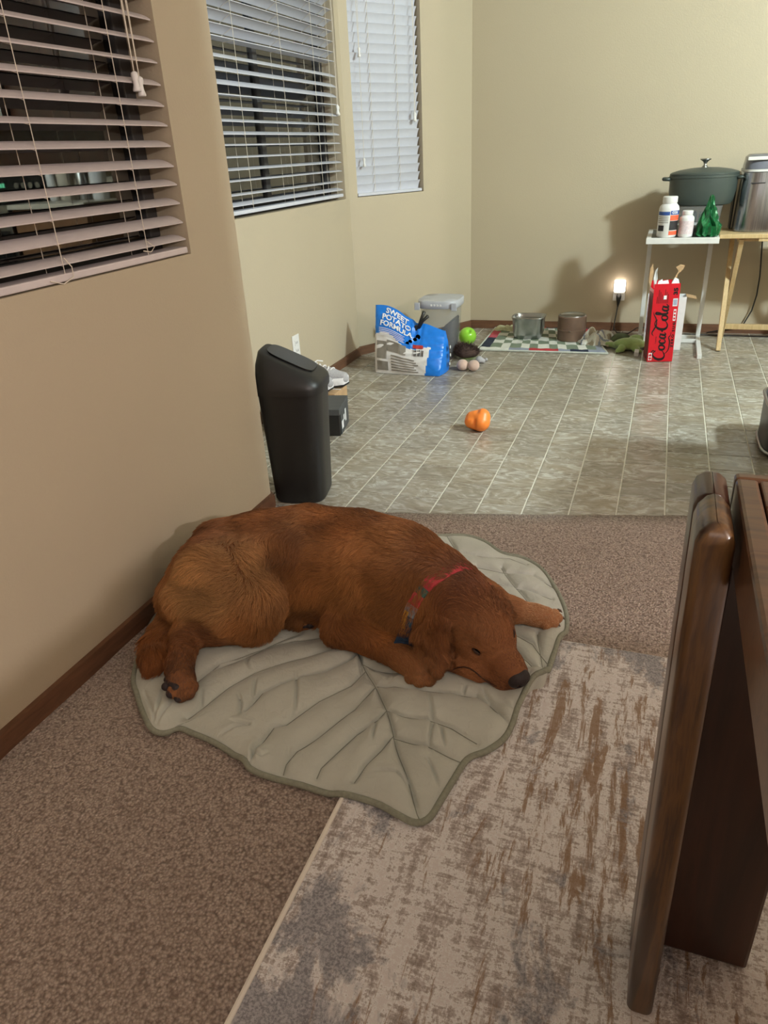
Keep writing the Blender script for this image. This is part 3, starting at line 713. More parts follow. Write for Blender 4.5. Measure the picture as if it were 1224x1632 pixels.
# head: local frame, x along the muzzle, z up out of the skull, y across
NO = D3(819, 1074, .072)
hx = unit(NO-SK)
hz = unit(np.array([.04, -.20, 1.0])); hz = unit(hz-hx*(hz@hx)); hy = np.cross(hz, hx)
HA = np.array([hx, hy, hz]); HL = np.linalg.norm(NO-SK)
def hp(x, y, z): return SK + hx*x*HL + hy*y + hz*z
dog.ell(hp(.0, 0, .002), HA, (.084, .074, .068), .02)
dog.ell(hp(.30, 0, .004), HA, (.070, .060, .056), .02)           # forehead
dog.ell(hp(.24, -.040, -.030), HA, (.066, .036, .050), .02)      # near cheek
dog.ell(hp(.24, .040, -.026), HA, (.062, .034, .046), .02)
dog.cone(hp(.50, 0, -.020), hp(.84, 0, -.010), .047, .039, .016)  # muzzle
dog.cone(hp(.84, 0, -.006), hp(1.0, 0, -.002), .037, .031, .012)
dog.cone(hp(.42, -.028, -.046), hp(.96, -.018, -.022), .033, .027, .008)  # upper lips
dog.cone(hp(.42, .028, -.040), hp(.96, .018, -.022), .030, .025, .008)
dog.cone(D3(722, 1052, .062), D3(765, 1072, .058), .026, .022, .008)      # loose lip at the mouth corner
dog.cone(hp(.22, -.020, -.068), hp(.84, -.004, -.050), .026, .020, .006)      # lower jaw
for sg in (-1, 1):
    dog.cone(hp(.30, sg*.036, .046), hp(.42, sg*.032, .040), .013, .010, .012)    # brow ridges
    dog.ell(hp(.475, sg*.047, .014), HA, (.015, .008, .006), .010, op='cut')       # eye sockets
    dog.cone(hp(.42, sg*.050, .003), hp(.53, sg*.044, .002), .008, .007, .008)   # lower lids
def front(x, y, off):
    "first point on the view line whose distance to the body is off"
    d = WM@_ray(x, y); d = d/np.linalg.norm(d); ts = np.linspace(.9, 2.4, 700); X = CAM+d*ts[:, None]; v = dog.ev(X); ok = (v < off) | (X[:, 2] < MZ+off); k = int(np.argmax(ok)); return X[k]
# ears
def wing(pts, k=.007):
    for i, j in ((0, 1), (0, 2), (1, 3), (2, 3), (2, 4), (3, 5), (4, 5), (4, 6), (5, 6), (0, 3), (2, 5)):
        a, b = pts[i], pts[j]; dog.cone(a[0], b[0], a[1], b[1], k)
ew = [(front(x, y, o), r) for x, y, o, r in ((690, 985, -.002, .014), (708, 994, .001, .014), (669, 1010, .009, .0125), (704, 1028, .015, .014), (670, 1034, .012, .012), (707, 1056, .016, .013), (697, 1072, .014, .012))]
for q_ in [(front(x, y, -.002)) for x, y in ((719, 1004), (722, 1018), (723, 1032), (723, 1046), (722, 1060))]: dog.ell(q_, np.eye(3), (.0055, .0055, .0075), .006, op='cut')
wing(ew)
wing([(hp(-.10, .062, .034), .014), (hp(.14, .066, .030), .013), (hp(-.04, .082, .0), .012), (hp(.20, .076, .004), .011), (hp(.0, .086, -.035), .011), (hp(.18, .082, -.030), .011), (hp(.1, .086, -.06), .010)])
Vd, Fd = dog.mesh('dog', .0045, floor_z=MZ-.004)
print('dog verts', len(Vd))
dme = fast_mesh('dog', Vd, Fd)

# ---- coat material and features
t = NT('dog_coat'); v = t.coords(); n = t.noise(v, 9, 4); t.color(t.ramp(n, [(.35, rgb(136, 84, 48)), (.65, rgb(158, 104, 64))])); t.bump(t.noise(v, 160, 3), .4, .003)
M['dogskin'] = t.set(.75)
M['nose'] = plain('nose_leather', rgb(38, 27, 31), .5, bump=.5, scale=120)
M['pad'] = plain('paw_pad', rgb(50, 40, 44), .55, bump=.5, scale=100)
M['eye'] = plain('dark_eye', rgb(26, 16, 12), .12)
M['lid'] = plain('eyelid_skin', rgb(58, 34, 24), .6)
M['claw'] = plain('claw', rgb(92, 70, 54), .35)
dogo = link('dog', dme, M['dogskin']); tag(dogo, 'red golden dog asleep on its side on the green blanket, chin down', 'dog')
bvh = BVHTree.FromPolygons([tuple(v) for v in Vd], [tuple(int(i) for i in f) for f in Fd])
def hit(x, y):
    d = Vector(WM@_ray(x, y)).normalized(); r = bvh.ray_cast(Vector(CAM), d); return (np.array(r[0]), np.array(r[1])) if r[0] is not None else (fl(x, y, .05), np.array([0, 0, 1.0]))
# nose: leather pad with two nostrils
nf = Field(.008); nb = hp(1.0, 0, .006) + hx*.014
nf.ell(nb, HA, (.019, .024, .019), .006); nf.ell(nb-hy*.008+hx*.002, HA, (.017, .017, .017), .008); nf.ell(nb+hy*.008+hx*.002, HA, (.017, .017, .017), .008); nf.ell(nb+hx*.002-hz*.014, HA, (.013, .010, .013), .006)
for sg in (-1, 1): nf.ell(nb+hx*.014+hy*sg*.011, HA, (.007, .005, .005), .004, op='cut')
nv, nq = nf.mesh('nose', .002); link('nose', fast_mesh('nose', nv, nq), M['nose'], dogo)
# closed eyes
for sg in (-1, 1):
    e = hp(.475, sg*.0455, .0125); m = MB()
    vs_, fs_ = [], []
    n1, n2 = 12, 8
    for i in range(n2+1):
        for j in range(n1): a_, b_ = PI*i/n2, 2*PI*j/n1; q = e + hx*.0115*math.sin(a_)*math.cos(b_)+hy*sg*.0075*math.sin(a_)*math.sin(b_)+hz*.0042*math.cos(a_); vs_.append(q)
    for i in range(n2):
        for j in range(n1): fs_.append((i*n1+j, i*n1+(j+1) % n1, (i+1)*n1+(j+1) % n1, (i+1)*n1+j))
    m.add(vs_, fs_); m.build('eye', M['eye'], dogo, smooth=True)
    m = MB(); m.tube([e+hx*(-.013+.0026*i)+hy*sg*(.0075*math.sin(PI*i/10)+.0005)+hz*(.0045*math.sin(PI*i/10)+.001) for i in range(11)], .0026, 6); m.build('eyelid', M['lid'], dogo, smooth=True)
# dark lip line on the near side
M['lip'] = plain('dark_lip', rgb(66, 38, 26), .6)
mp_ = [hit(x, y)[0] for x, y in ((722, 1067), (730, 1064), (739, 1063), (748, 1065), (756, 1070), (764, 1077), (773, 1084), (783, 1090), (792, 1094))]
m = MB(); m.tube([tuple(q+unit(CAM-q)*.0012) for q in mp_], [.0008]+[.0015]*7+[.0006], 6); m.build('lip', M['lip'], dogo, smooth=True)
# claws
for (x, y, z, r), dr in zip(((659, 1089, .036, 0), (674, 1093, .035, 0), (688, 1090, .036, 0), (697, 1079, .038, 0), (892, 976, .040, 0), (896, 987, .038, 0), (889, 998, .036, 0)), range(9)):
    p, nn = hit(x, y-4); m = MB(); dd = unit(fl(x+3, y+9, .03)-fl(x, y, .03)) if y > 1020 else unit(fl(x+10, y+3, .03)-fl(x, y, .03))
    p = D3(x, y-3, z+.002); m.tube([p-dd*.006, p+dd*.002, p+dd*.007-np.array([0, 0, .004])], [.004, .0034, .001], 6); m.build('claw', M['claw'], dogo, smooth=True)
# dark pads of the hind paws
pf = Field(.004)
for x, y, z, r in ((265, 1094, .054, .011), (273, 1105, .049, .012), (285, 1112, .045, .011), (267, 1083, .058, .009)): 
    c_ = D3(x, y, z); pf.ell(c_, np.eye(3), (r, r, r*.9))
pf.cone(D3(274, 1086, .060), D3(281, 1098, .056), .013, .012)
pv, pq = pf.mesh('paw_pad', .0022); link('paw_pad', fast_mesh('paw_pad', pv, pq), M['pad'], dogo)
pf = Field(.004)
for x, y in ((476, 993), (485, 996), (494, 996), (501, 993)): pf.ell(D3(x, y, .042), np.eye(3), (.0105, .0105, .009))
pf.cone(D3(478, 987, .050), D3(496, 988, .050), .010, .010)
pv, pq = pf.mesh('paw_pad', .0025); link('paw_pad', fast_mesh('paw_pad', pv, pq), M['pad'], dogo)
# collar: a band around the neck
cA, cB, cC = front(650, 1004, .0), front(684, 934, .0), front(738, 903, .0)
ca = unit(np.cross(cB-cA, cC-cA)); ca = ca if ca[0] > 0 else -ca
cc = NK0+(NK1-NK0)*.5; cc = D3(704, 965, .125); cc = cc-ca*((cc-cA)@ca)
cu_ = unit(np.cross(ca, [0, 0, 1])); cv_ = np.cross(ca, cu_)
NR2 = 96; ring = []
for j in range(NR2):
    a_ = 2*PI*j/NR2; dr = cu_*math.cos(a_)+cv_*math.sin(a_); row = []
    for w in (-.0125, 0, .0125):
        ts = np.linspace(.03, .2, 120); X = cc+ca*w+dr*ts[:, None]; d_ = dog.ev(X); k_ = np.argmax(d_ > 0); row.append(ts[k_] if d_.max() > 0 else .1)
    ring.append(row)
ring = np.array(ring)
for _ in range(6): ring = (np.roll(ring, 1, 0)+ring*2+np.roll(ring, -1, 0))/4
def _px(P_): q = WM.T@(np.array(P_)-CAM); return (CX+F*q[0]/q[2], CY+F*q[1]/q[2])
m = MB(); vs_ = []; fs_ = []; pal = [rgb(196, 58, 66), rgb(214, 96, 104), rgb(150, 158, 166), rgb(40, 70, 100), rgb(222, 176, 66), rgb(36, 76, 92), rgb(206, 72, 84), rgb(60, 90, 80), rgb(226, 120, 60)]
cols = []
offs = [(-.0125, .004), (-.0125, .0085), (.0125, .0085), (.0125, .004)]
for j in range(NR2):
    a_ = 2*PI*j/NR2; dr = cu_*math.cos(a_)+cv_*math.sin(a_); rr_ = ring[j].mean()
    pxx = _px(cc+dr*rr_); hid = -.007*min(1, max(0, (pxx[0]-688)/14))
    for (w, h_) in offs: vs_.append(cc+ca*w+dr*(np.interp(w, [-.0125, 0, .0125], ring[j])*.6+rr_*.4+h_+hid))
rr = np.random.default_rng(5)
bands = [(930, rgb(180, 60, 66)), (938, rgb(70, 100, 92)), (946, rgb(206, 70, 84)), (958, rgb(204, 62, 78)), (964, rgb(176, 150, 160)), (975, rgb(140, 156, 172)), (992, rgb(48, 84, 108)), (2000, rgb(38, 62, 92))]
for j in range(NR2):
    j2 = (j+1) % NR2
    yy_ = _px(vs_[j*4+1])[1]; colr = next(c for lim, c in bands if yy_ < lim)
    for q in range(4):
        m.add([vs_[j*4+q], vs_[j*4+(q+1) % 4], vs_[j2*4+(q+1) % 4], vs_[j2*4+q]], [(0, 1, 2, 3)], colr)
collar = m.build('collar', M['attr_cloth'], dogo)
m = MB()
for j in range(NR2):
    if 968 < _px(vs_[j*4+1])[1] < 998 and _px(vs_[j*4+1])[0] < 700:
        a, b = vs_[j*4+1], vs_[j*4+2]; j2 = (j+1) % NR2; c, d = vs_[j2*4+1], vs_[j2*4+2]; n_ = unit(a-cc)*.0008; m.add([a+(b-a)*.1+n_, c+(d-c)*.1+n_, c+(d-c)*.5+n_, a+(b-a)*.5+n_], [(0, 1, 2, 3)])
m.build('yellow_band', plain('yellow_band', rgb(226, 180, 70), .9), collar)

# ---- fur: combed short strands over the whole coat
G = [ # px, py, z, -> px, py, z, length, lift, colour
 (700, 900, .25, 560, 850, .27, .026, .35, (116, 66, 30)), (560, 840, .26, 430, 830, .25, .026, .3, (122, 70, 32)), (430, 835, .24, 320, 870, .20, .028, .3, (118, 68, 32)),
 (620, 900, .24, 540, 920, .20, .028, .3, (136, 82, 40)), (500, 900, .25, 430, 920, .22, .028, .3, (128, 76, 36)), (560, 940, .18, 510, 985, .12, .032, .35, (150, 94, 48)), (480, 950, .15, 450, 990, .10, .032, .4, (146, 90, 46)),
 (440, 900, .23, 410, 940, .20, .028, .3, (126, 74, 36)), (330, 870, .20, 285, 910, .15, .036, .4, (122, 72, 38)), (290, 910, .15, 275, 960, .10, .042, .45, (146, 92, 50)),
 (405, 915, .21, 425, 925, .20, .030, .7, (176, 122, 74)), (400, 935, .20, 400, 965, .17, .034, .6, (168, 114, 68)), (378, 925, .21, 345, 925, .21, .030, .6, (172, 118, 70)), (425, 950, .17, 445, 980, .12, .036, .7, (166, 110, 64)),
 (345, 960, .17, 310, 965, .14, .034, .5, (172, 120, 70)), (310, 955, .15, 285, 975, .11, .036, .5, (174, 122, 72)), (380, 1000, .12, 330, 1010, .10, .022, .35, (142, 88, 46)), (420, 985, .13, 400, 1015, .07, .034, .6, (138, 84, 42)),
 (320, 1015, .09, 290, 1020, .08, .016, .25, (126, 74, 38)), (290, 1050, .08, 288, 1090, .07, .010, .2, (100, 58, 32)), (288, 1095, .07, 290, 1112, .05, .007, .15, (110, 68, 42)),
 (285, 985, .10, 262, 1015, .08, .034, .4, (140, 84, 40)), (255, 1020, .08, 243, 1055, .06, .034, .35, (132, 74, 34)), (242, 1050, .07, 236, 1082, .05, .026, .3, (124, 68, 30)), (232, 1030, .07, 222, 1060, .05, .026, .3, (134, 78, 38)),
 (640, 940, .22, 600, 985, .18, .030, .35, (140, 84, 40)), (600, 975, .17, 560, 1000, .12, .024, .3, (144, 88, 42)), (560, 1000, .12, 600, 1015, .11, .016, .25, (138, 80, 38)), (520, 1000, .08, 508, 1022, .05, .024, .5, (130, 76, 36)),
 (600, 1018, .10, 640, 1045, .09, .014, .2, (142, 84, 40)), (640, 1050, .08, 668, 1075, .06, .009, .15, (148, 92, 48)), (672, 1075, .07, 684, 1090, .04, .0035, .10, (156, 106, 62)), (590, 1030, .06, 560, 1045, .04, .020, .6, (130, 74, 34)),
 (670, 930, .22, 640, 990, .17, .034, .4, (134, 80, 38)), (650, 985, .17, 645, 1020, .12, .034, .45, (140, 84, 42)), (700, 920, .23, 680, 960, .20, .026, .35, (108, 58, 28)), (735, 930, .22, 700, 930, .23, .020, .3, (100, 52, 25)),
 (760, 950, .22, 735, 935, .22, .010, .2, (108, 58, 28)), (780, 985, .20, 760, 955, .21, .006, .15, (118, 66, 32)), (740, 990, .20, 712, 985, .20, .009, .2, (120, 68, 33)), (780, 1020, .16, 770, 985, .18, .0045, .15, (122, 70, 34)),
 (750, 1035, .14, 725, 1025, .14, .007, .2, (128, 74, 36)), (800, 1045, .12, 785, 1015, .15, .0035, .12, (112, 60, 30)), (820, 1062, .11, 808, 1040, .12, .0028, .1, (84, 46, 30)), (790, 1080, .08, 765, 1065, .08, .0045, .15, (112, 62, 32)), (800, 1098, .05, 780, 1095, .05, .004, .15, (92, 50, 30)),
 (745, 1066, .08, 725, 1058, .08, .006, .2, (150, 92, 52)), (700, 1005, .17, 695, 1050, .12, .020, .3, (112, 60, 28)), (672, 1015, .15, 668, 1050, .10, .026, .4, (134, 78, 36)), (690, 1060, .09, 698, 1085, .05, .016, .3, (104, 54, 26)),
 (775, 950, .14, 810, 965, .10, .016, .25, (120, 70, 34)), (815, 965, .10, 850, 975, .08, .011, .2, (128, 76, 38)), (865, 980, .07, 885, 988, .05, .004, .10, (172, 122, 80)), (758, 1016, .15, 748, 1004, .16, .005, .2, (156, 102, 58)), (776, 1032, .13, 770, 1020, .14, .004, .15, (108, 62, 34)),
]
Gp = np.array([D3(*g[:3]) for g in G]); Gd = np.array([unit(D3(*g[3:6])-D3(*g[:3])) for g in G]); Gl = np.array([g[6] for g in G]); Gf = np.array([g[7] for g in G]); Gc = np.array([s2l((min(255, g[8][0]*1.16), g[8][1]*1.27, g[8][2]*1.42)) for g in G])
bare = [(D3(x, y, z), r) for x, y, z, r in ((272, 1094, .056, .015), (281, 1106, .049, .014), (269, 1084, .059, .010), (478, 992, .045, .018), (492, 994, .045, .018))]+[(nb, .026)]+[(q, .0025) for q in mp_]+[(hp(.475, sg*.047, .012), .010) for sg in (-1, 1)]
def fur(V3, Q, n, name, parent, seed=3):
    r = np.random.default_rng(seed); A, B, C, E_ = (V3[Q[:, i]] for i in range(4)); cr = np.cross(C-A, E_-B); ar = np.linalg.norm(cr, axis=1)*.5; ar[(A[:, 2] < MZ+.004)] = 0
    nr_ = cr/(np.linalg.norm(cr, axis=1, keepdims=True)+1e-12)
    # shorter coat gets denser strands
    cen_ = (A+B+C+E_)/4
    f = r.choice(len(Q), n, p=ar/ar.sum()); u = r.random((n, 1)); v = r.random((n, 1)); R0 = A[f]*(1-u)*(1-v)+B[f]*u*(1-v)+C[f]*u*v+E_[f]*(1-u)*v; N = nr_[f]
    N = np.where((np.einsum('ij,ij->i', N, dog.grad(R0)) < 0)[:, None], -N, N); N = dog.grad(R0)*.5+N*.5; N /= np.linalg.norm(N, axis=1, keepdims=True)
    Fl = np.zeros((n, 3)); L = np.zeros(n); Lf = np.zeros(n); Cc = np.zeros((n, 3)); W = np.zeros(n)
    for k in range(len(G)):
        d2 = ((R0-Gp[k])**2).sum(1); w = np.exp(-d2/.040**2)+1e-4/(d2+1e-3)**1.5*1e-3
        Fl += w[:, None]*Gd[k]; L += w*Gl[k]; Lf += w*Gf[k]; Cc += w[:, None]*Gc[k]; W += w
    L /= W; Lf /= W; Cc /= W[:, None]
    for c_, r_ in bare: L[((R0-c_)**2).sum(1) < r_*r_] = .0008
    w1 = vnoise(R0[:, :2]*1.0+R0[:, 2:3], 45, 21); w2 = vnoise(R0[:, :2]-R0[:, 2:3]*.7, 45, 22)
    Fl = Fl/(np.linalg.norm(Fl, axis=1, keepdims=True)+1e-9); side = np.cross(N, Fl); Fl = Fl+side*(.38*w1)[:, None]+r.normal(0, .13, (n, 3)); Fl -= N*np.einsum('ij,ij->i', Fl, N)[:, None]; Fl /= np.linalg.norm(Fl, axis=1, keepdims=True)+1e-9
    L *= r.uniform(.7, 1.15, n)*(1+.15*w2); K = 6; t_ = np.linspace(0, 1, K)
    tip = R0+(Fl+N*Lf[:, None]*.55)*L[:, None]
    # clumps
    nc = n//14; cs = r.choice(n, nc, replace=False)
    from mathutils.kdtree import KDTree
    kd = KDTree(nc)
    for i, c_ in enumerate(cs): kd.insert(R0[c_], i)
    kd.balance(); near = np.array([kd.find(p)[1] for p in R0]); ct = tip[cs[near]]
    okc = (np.linalg.norm(ct-tip, axis=1) < L*.9) & (L > .010); tip[okc] = tip[okc]*.45+ct[okc]*.55
    mid = R0+N*(L*Lf*.55)[:, None]+Fl*(L*.35)[:, None]
    P3 = ((1-t_)**2)[None, :, None]*R0[:, None]+(2*t_*(1-t_))[None, :, None]*mid[:, None]+(t_**2)[None, :, None]*tip[:, None]
    P3[:, :, 2] = np.maximum(P3[:, :, 2], MZ+.002)
    hc = bpy.data.hair_curves.new(name); hc.add_curves([K]*n)
    hc.points.foreach_set('position', P3.astype(np.float32).ravel())
    ra = hc.attributes.get('radius') or hc.attributes.new('radius', 'FLOAT', 'POINT')
    rad = (.00040*(1-.75*t_**1.5))[None, :]*np.where(L < .012, .75, 1.0)[:, None]; ra.data.foreach_set('value', rad.astype(np.float32).ravel())
    strand = r.uniform(.60, 1.32, n)*(1+.18*w2)*(1+.10*w1)
    Cc = np.clip(Cc*strand[:, None], 0, 1); ca_ = hc.attributes.new('tint', 'FLOAT_COLOR', 'CURVE'); ca_.data.foreach_set('color', np.concatenate([Cc, np.ones((n, 1))], 1).astype(np.float32).ravel())
    return link(name, hc, M['fur'], parent, 'stuff')
t = NT('red_golden_fur'); a_ = t.add('ShaderNodeAttribute', attribute_name='tint'); t.color(a_.outputs['Color']); M['fur'] = t.set(.55, Specular_IOR_Level=.35, Sheen_Weight=.1)
fur(Vd, Fd, 190000, 'fur', dogo)

# ================================================================== OBJECTS IN THE NOOK
def ringloft(m, rings, cap=True, col=None):
    n = len(rings[0]); vs = [v for r in rings for v in r]; fs = []
    for i in range(len(rings)-1):
        for j in range(n): fs.append((i*n+j, i*n+(j+1) % n, (i+1)*n+(j+1) % n, (i+1)*n+j))
    if cap: fs.append(tuple(range(n))[::-1]); fs.append(tuple((len(rings)-1)*n+j for j in range(n)))
    m.add(vs, fs, col)
def rring(cx, cy, hx_, hy_, z, r=.05, n=40, zf=None):
    out = []; p = 4.0
    for j in range(n):
        a = 2*PI*j/n; ct, st = math.cos(a), math.sin(a); e = 2/p; x = cx+hx_*abs(ct)**e*(1 if ct > 0 else -1); y = cy+hy_*abs(st)**e*(1 if st > 0 else -1)
        out.append((x, y, zf(x, y) if zf else z))
    return out
# --- black bin
bx, by = -1.140, 2.128
ROTB = Matrix.Translation((bx, by, 0)) @ Matrix.Rotation(math.radians(13), 4, 'Z') @ Matrix.Translation((-bx, -by, 0))
def spin(m): m.v = [tuple(ROTB @ Vector(p)) for p in m.v]; return m
bn = empty('trash_bin', (bx, by, 0), 'tall black plastic rubbish bin with sloping lid behind the wall corner', 'bin')
m = MB(); ringloft(m, [rring(bx, by, .088, .092, .001), rring(bx, by, .094, .098, .012), rring(bx, by, .104, .106, .25), rring(bx, by, .111, .112, .405), rring(bx, by, .111, .112, .415)]); spin(m).build('body', M['black_plastic'], bn, angle=50)
sl = lambda x, y: .552-(x-(bx-.115))*.48
m = MB(); ringloft(m, [rring(bx, by, .116, .118, .398), rring(bx, by, .117, .119, .418), rring(bx, by, .115, .116, .430),
    rring(bx, by, .109, .104, 0, zf=lambda x, y: .430+(sl(x, y)-.430)*.55), rring(bx, by, .098, .082, 0, zf=lambda x, y: .430+(sl(x, y)-.430)*.92), rring(bx, by, .090, .068, 0, zf=sl)]); spin(m).build('lid', M['black_plastic'], bn, angle=60)
m = MB(); ringloft(m, [rring(bx+.006, by+.006, .076, .058, 0, zf=lambda x, y: sl(x, y)+.001), rring(bx+.006, by+.006, .076, .058, 0, zf=lambda x, y: sl(x, y)+.007)]); spin(m).build('swing_flap', M['black_gloss'], bn, angle=40)
# --- black shoe box, tan carton and the pair of sneakers on it
rt = Vector(fl(543, 695)); dirY = unit(fl(557, 668)-fl(543, 695)); dX = np.array([dirY[1], -dirY[0], 0])
ba = math.atan2(dX[1], dX[0])
Mb = Matrix.Translation(rt) @ Matrix.Rotation(ba, 4, 'Z')
sb = empty('shoe_box', rt, 'black shoe box with white labels on the floor behind the black bin', 'box')
m = MB(); m.box((-.31, 0, .0), (0, .20, .105), Mb, .002); m.build('body', M['black_plastic'], sb)
M['grey_card'] = plain('dark_grey_card', rgb(72, 74, 76), .6)
m = MB(); m.box((-.313, -.003, .094), (.003, .203, .122), Mb, .002); m.build('lid', M['grey_card'], sb)
m = MB(); m.box((.001, .02, .0), (.0025, .198, .094), Mb); m.build('end_panel', M['grey_card'], sb)
for y0, y1, z0, z1 in ((.035, .07, .02, .055), (.08, .10, .045, .07), (.115, .135, .03, .085)):
    m = MB(); m.box((.0025, y0, z0), (.0035, y1, z1), Mb); m.build('label', M['print_white'], sb)
tx = onY(533, 625, 2.99)[0]
cb = empty('cardboard_box', (tx-.17, 3.07, 0), 'brown cardboard box under the grey sneakers', 'box')
m = MB(); m.box((tx-.34, 2.99, .001), (tx, 3.14, .092), None, .002); m.build('carton', M['cardboard'], cb)
m = MB(); m.box((tx-.34, 3.06, .0925), (tx, 3.068, .0932)); m.build('tape_seam', M['white_card'], cb)
M['mesh_grey'] = plain('light_grey_mesh', rgb(176, 174, 178), .8, bump=.5, scale=200)
M['sole'] = plain('white_foam_sole', rgb(236, 234, 236), .6)
def sneaker(toe, yaw, label):
    root = empty('sneaker', toe, label, 'shoe', 'grey sneakers behind the bin'); R = Matrix.Translation(toe) @ Matrix.Rotation(yaw, 4, 'Z')
    def T(x, y, z): return np.array(R @ Vector((x, y, z)))
    fld = Field(.02); fld.cone(T(-.035, 0, .042), T(-.10, 0, .052), .030, .034); fld.cone(T(-.10, 0, .052), T(-.18, 0, .066), .034, .034); fld.cone(T(-.18, 0, .066), T(-.25, 0, .072), .034, .032)
    v, q = fld.mesh('upper', .004); link('upper', fast_mesh('upper', v, q), M['mesh_grey'], root)
    m = MB(); prof = [(-.0, .0), (-.02, .030), (-.07, .043), (-.14, .036), (-.22, .036), (-.275, .028), (-.29, 0)]; out = [(x, y) for x, y in prof]+[(x, -y) for x, y in prof[::-1][1:-1]]
    def zt(x): return .010+.014*max(0, (x+.05)/.05)**2
    rings = []
    for s_, z_ in ((.96, 0), (1, .008), (1, .026), (.93, .034)): rings.append([tuple(T(x*s_-.005, y*s_, z_+zt(x))) for x, y in out])
    ringloft(m, rings); m.build('sole', M['sole'], root, angle=50)
    m = MB(); ringloft(m, [[tuple(T(x*.97-.004, y*.97, zt(x)-.007)) for x, y in out], [tuple(T(x*.99-.003, y*.99, zt(x)+.001)) for x, y in out]]); m.build('outsole', M['black_plastic'], root)
    for i in range(5):
        x = -.085-.022*i; z = .086+.005*i; m = MB(); s = 1 if i % 2 else -1
        m.tube([T(x, -.026, z-.014), T(x+.004*s, -.012, z), T(x+.002, .0, z+.005), T(x-.004*s, .012, z), T(x, .026, z-.014)], .0035, 6); m.build('lace', M['sole'], root, smooth=True)
    m = MB(); m.tube([T(-.17, 0, .108), T(-.15, -.03, .118), T(-.165, -.045, .108), T(-.18, -.02, .112), T(-.17, .02, .118), T(-.15, .04, .110)], .003, 6); m.build('lace_bow', M['sole'], root, smooth=True)
    m = MB(); m.tube([T(-.26, -.02, .085), T(-.24, -.034, .092), T(-.20, -.036, .096), T(-.18, -.02, .100), T(-.18, .02, .100), T(-.20, .036, .096), T(-.24, .034, .092), T(-.26, .02, .085)], .008, 8, closed=True); m.build('collar_pad', M['sole'], root, smooth=True)
sneaker(Vector((tx+.028, 3.118, .093)), .05, 'grey and white sneaker on the brown box, farther one with its toe jutting out')
sneaker(Vector((tx-.012, 3.024, .093)), .02, 'grey and white sneaker on the brown box, nearer one half hidden by the black bin')

# --- dog food bag
bagp = lambda x, y, Y: onY(x, y, Y)
B0 = fl(599, 594); B1 = fl(700, 600); T0 = onY(600, 486, 3.79); T1 = onY(706, 527, 3.80)
NU, NV = 60, 48
def bagS(u, v, side=0):
    "front (side 0) / back (side 1) sheet; u across, v up"
    bot = B0+(B1-B0)*u; top = T0+(T1-T0)*u
    top = top+np.array([0, 0, .022*math.sin(PI*min(1, u*2.2))*(u < .46) - .012*math.exp(-((u-.62)/.07)**2)])
    p = bot+(top-bot)*v
    dep = .20 if side else 0.0; bulge = .05*math.sin(PI*min(1, v*.9+.12))*math.sin(PI*min(max(u, 0), 1))**.5
    y = (bot[1]+(.20 if side else 0))*(1-v**1.4)+top[1]*v**1.4
    p = np.array([p[0]+(.014*math.sin(PI*v*.8) if u > .99 else .014*math.sin(PI*v*.8)*(u**6)), y+(bulge*.8 if side else -bulge*.55), p[2]])
    w = .0030*math.sin(u*11+v*5)*math.sin(v*6-u*4)+.0022*(1-abs(math.sin(u*7-v*13+2*math.sin(v*5))))**2*2+.0012*math.sin(u*31+v*21)*math.sin(v*9)
    k = 4*(v > .45)*math.exp(-((u-.6)/.12)**2)*(v-.45); w += .003*k*math.sin(u*70)
    p[1] += w*(1 if side else -1)*min(1, v*8)*min(1, (1-v)*8); p[2] += w*.4*min(1, v*6)
    if v == 0: p[2] = .002
    return p
blue = rgb(26, 124, 226); blue2 = rgb(18, 98, 200); whi = rgb(230, 228, 228)
def bagcol(u, v, side):
    if side == 1: return blue2
    if u > .885-.10*(1-v): return blue
    edge = .56+.05*math.sin(u*9)-.05*(u-.5) + .09*max(0, u-.75)*2
    return blue if v > edge else whi
bag = empty('dog_food_bag', (B0+B1)/2+np.array([0, .1, 0]), 'blue and white dog food bag clipped shut, leaning by the bay wall', 'bag')
for side, nm in ((0, 'front_panel'), (1, 'back_panel')):
    g = [[bagS(i/NU, j/NV, side) for j in range(NV+1)] for i in range(NU+1)]; vs = [p for r in g for p in r]; m = MB(); n1 = NV+1
    for i in range(NU):
        for j in range(NV):
            q = (i*n1+j, (i+1)*n1+j, (i+1)*n1+j+1, i*n1+j+1); q = q if side == 0 else q[::-1]
            m.f.append(q); m.c.append(bagcol((i+.5)/NU, (j+.5)/NV, side))
    m.v = [tuple(map(float, p)) for p in vs]; m.build(nm, M['attr'], bag, smooth=True)
for u, nm in ((0, 'side_gusset'), (1, 'side_gusset')):
    m = MB(); vs = []; NW = 12
    for j in range(NV+1):
        a = bagS(u, j/NV, 0); b = bagS(u, j/NV, 1)
        for k in range(NW+1):
            w = k/NW; p = a+(b-a)*w; fold = (.018 if u else -.014)*math.sin(PI*w)*(1-j/NV*.5)-(.02 if u else -.02)*math.exp(-((w-.5)/.12)**2)*(j/NV)
            p = p+np.array([fold+.0006*math.sin(j*.5+k), 0, 0]); vs.append(p)
    for j in range(NV):
        for k in range(NW):
            q = (j*(NW+1)+k, j*(NW+1)+k+1, (j+1)*(NW+1)+k+1, (j+1)*(NW+1)+k); m.f.append(q if u else q[::-1]); m.c.append(blue)
    m.v = [tuple(map(float, p)) for p in vs]; m.build(nm, M['attr'], bag, smooth=True)
m = MB()
m.add([B0+[0, 0, .002], B1+[0, 0, .002], B1+[0, .2, .002], B0+[0, .2, .002]], [(3, 2, 1, 0)], blue2); m.build('bottom_panel', M['attr'], bag)
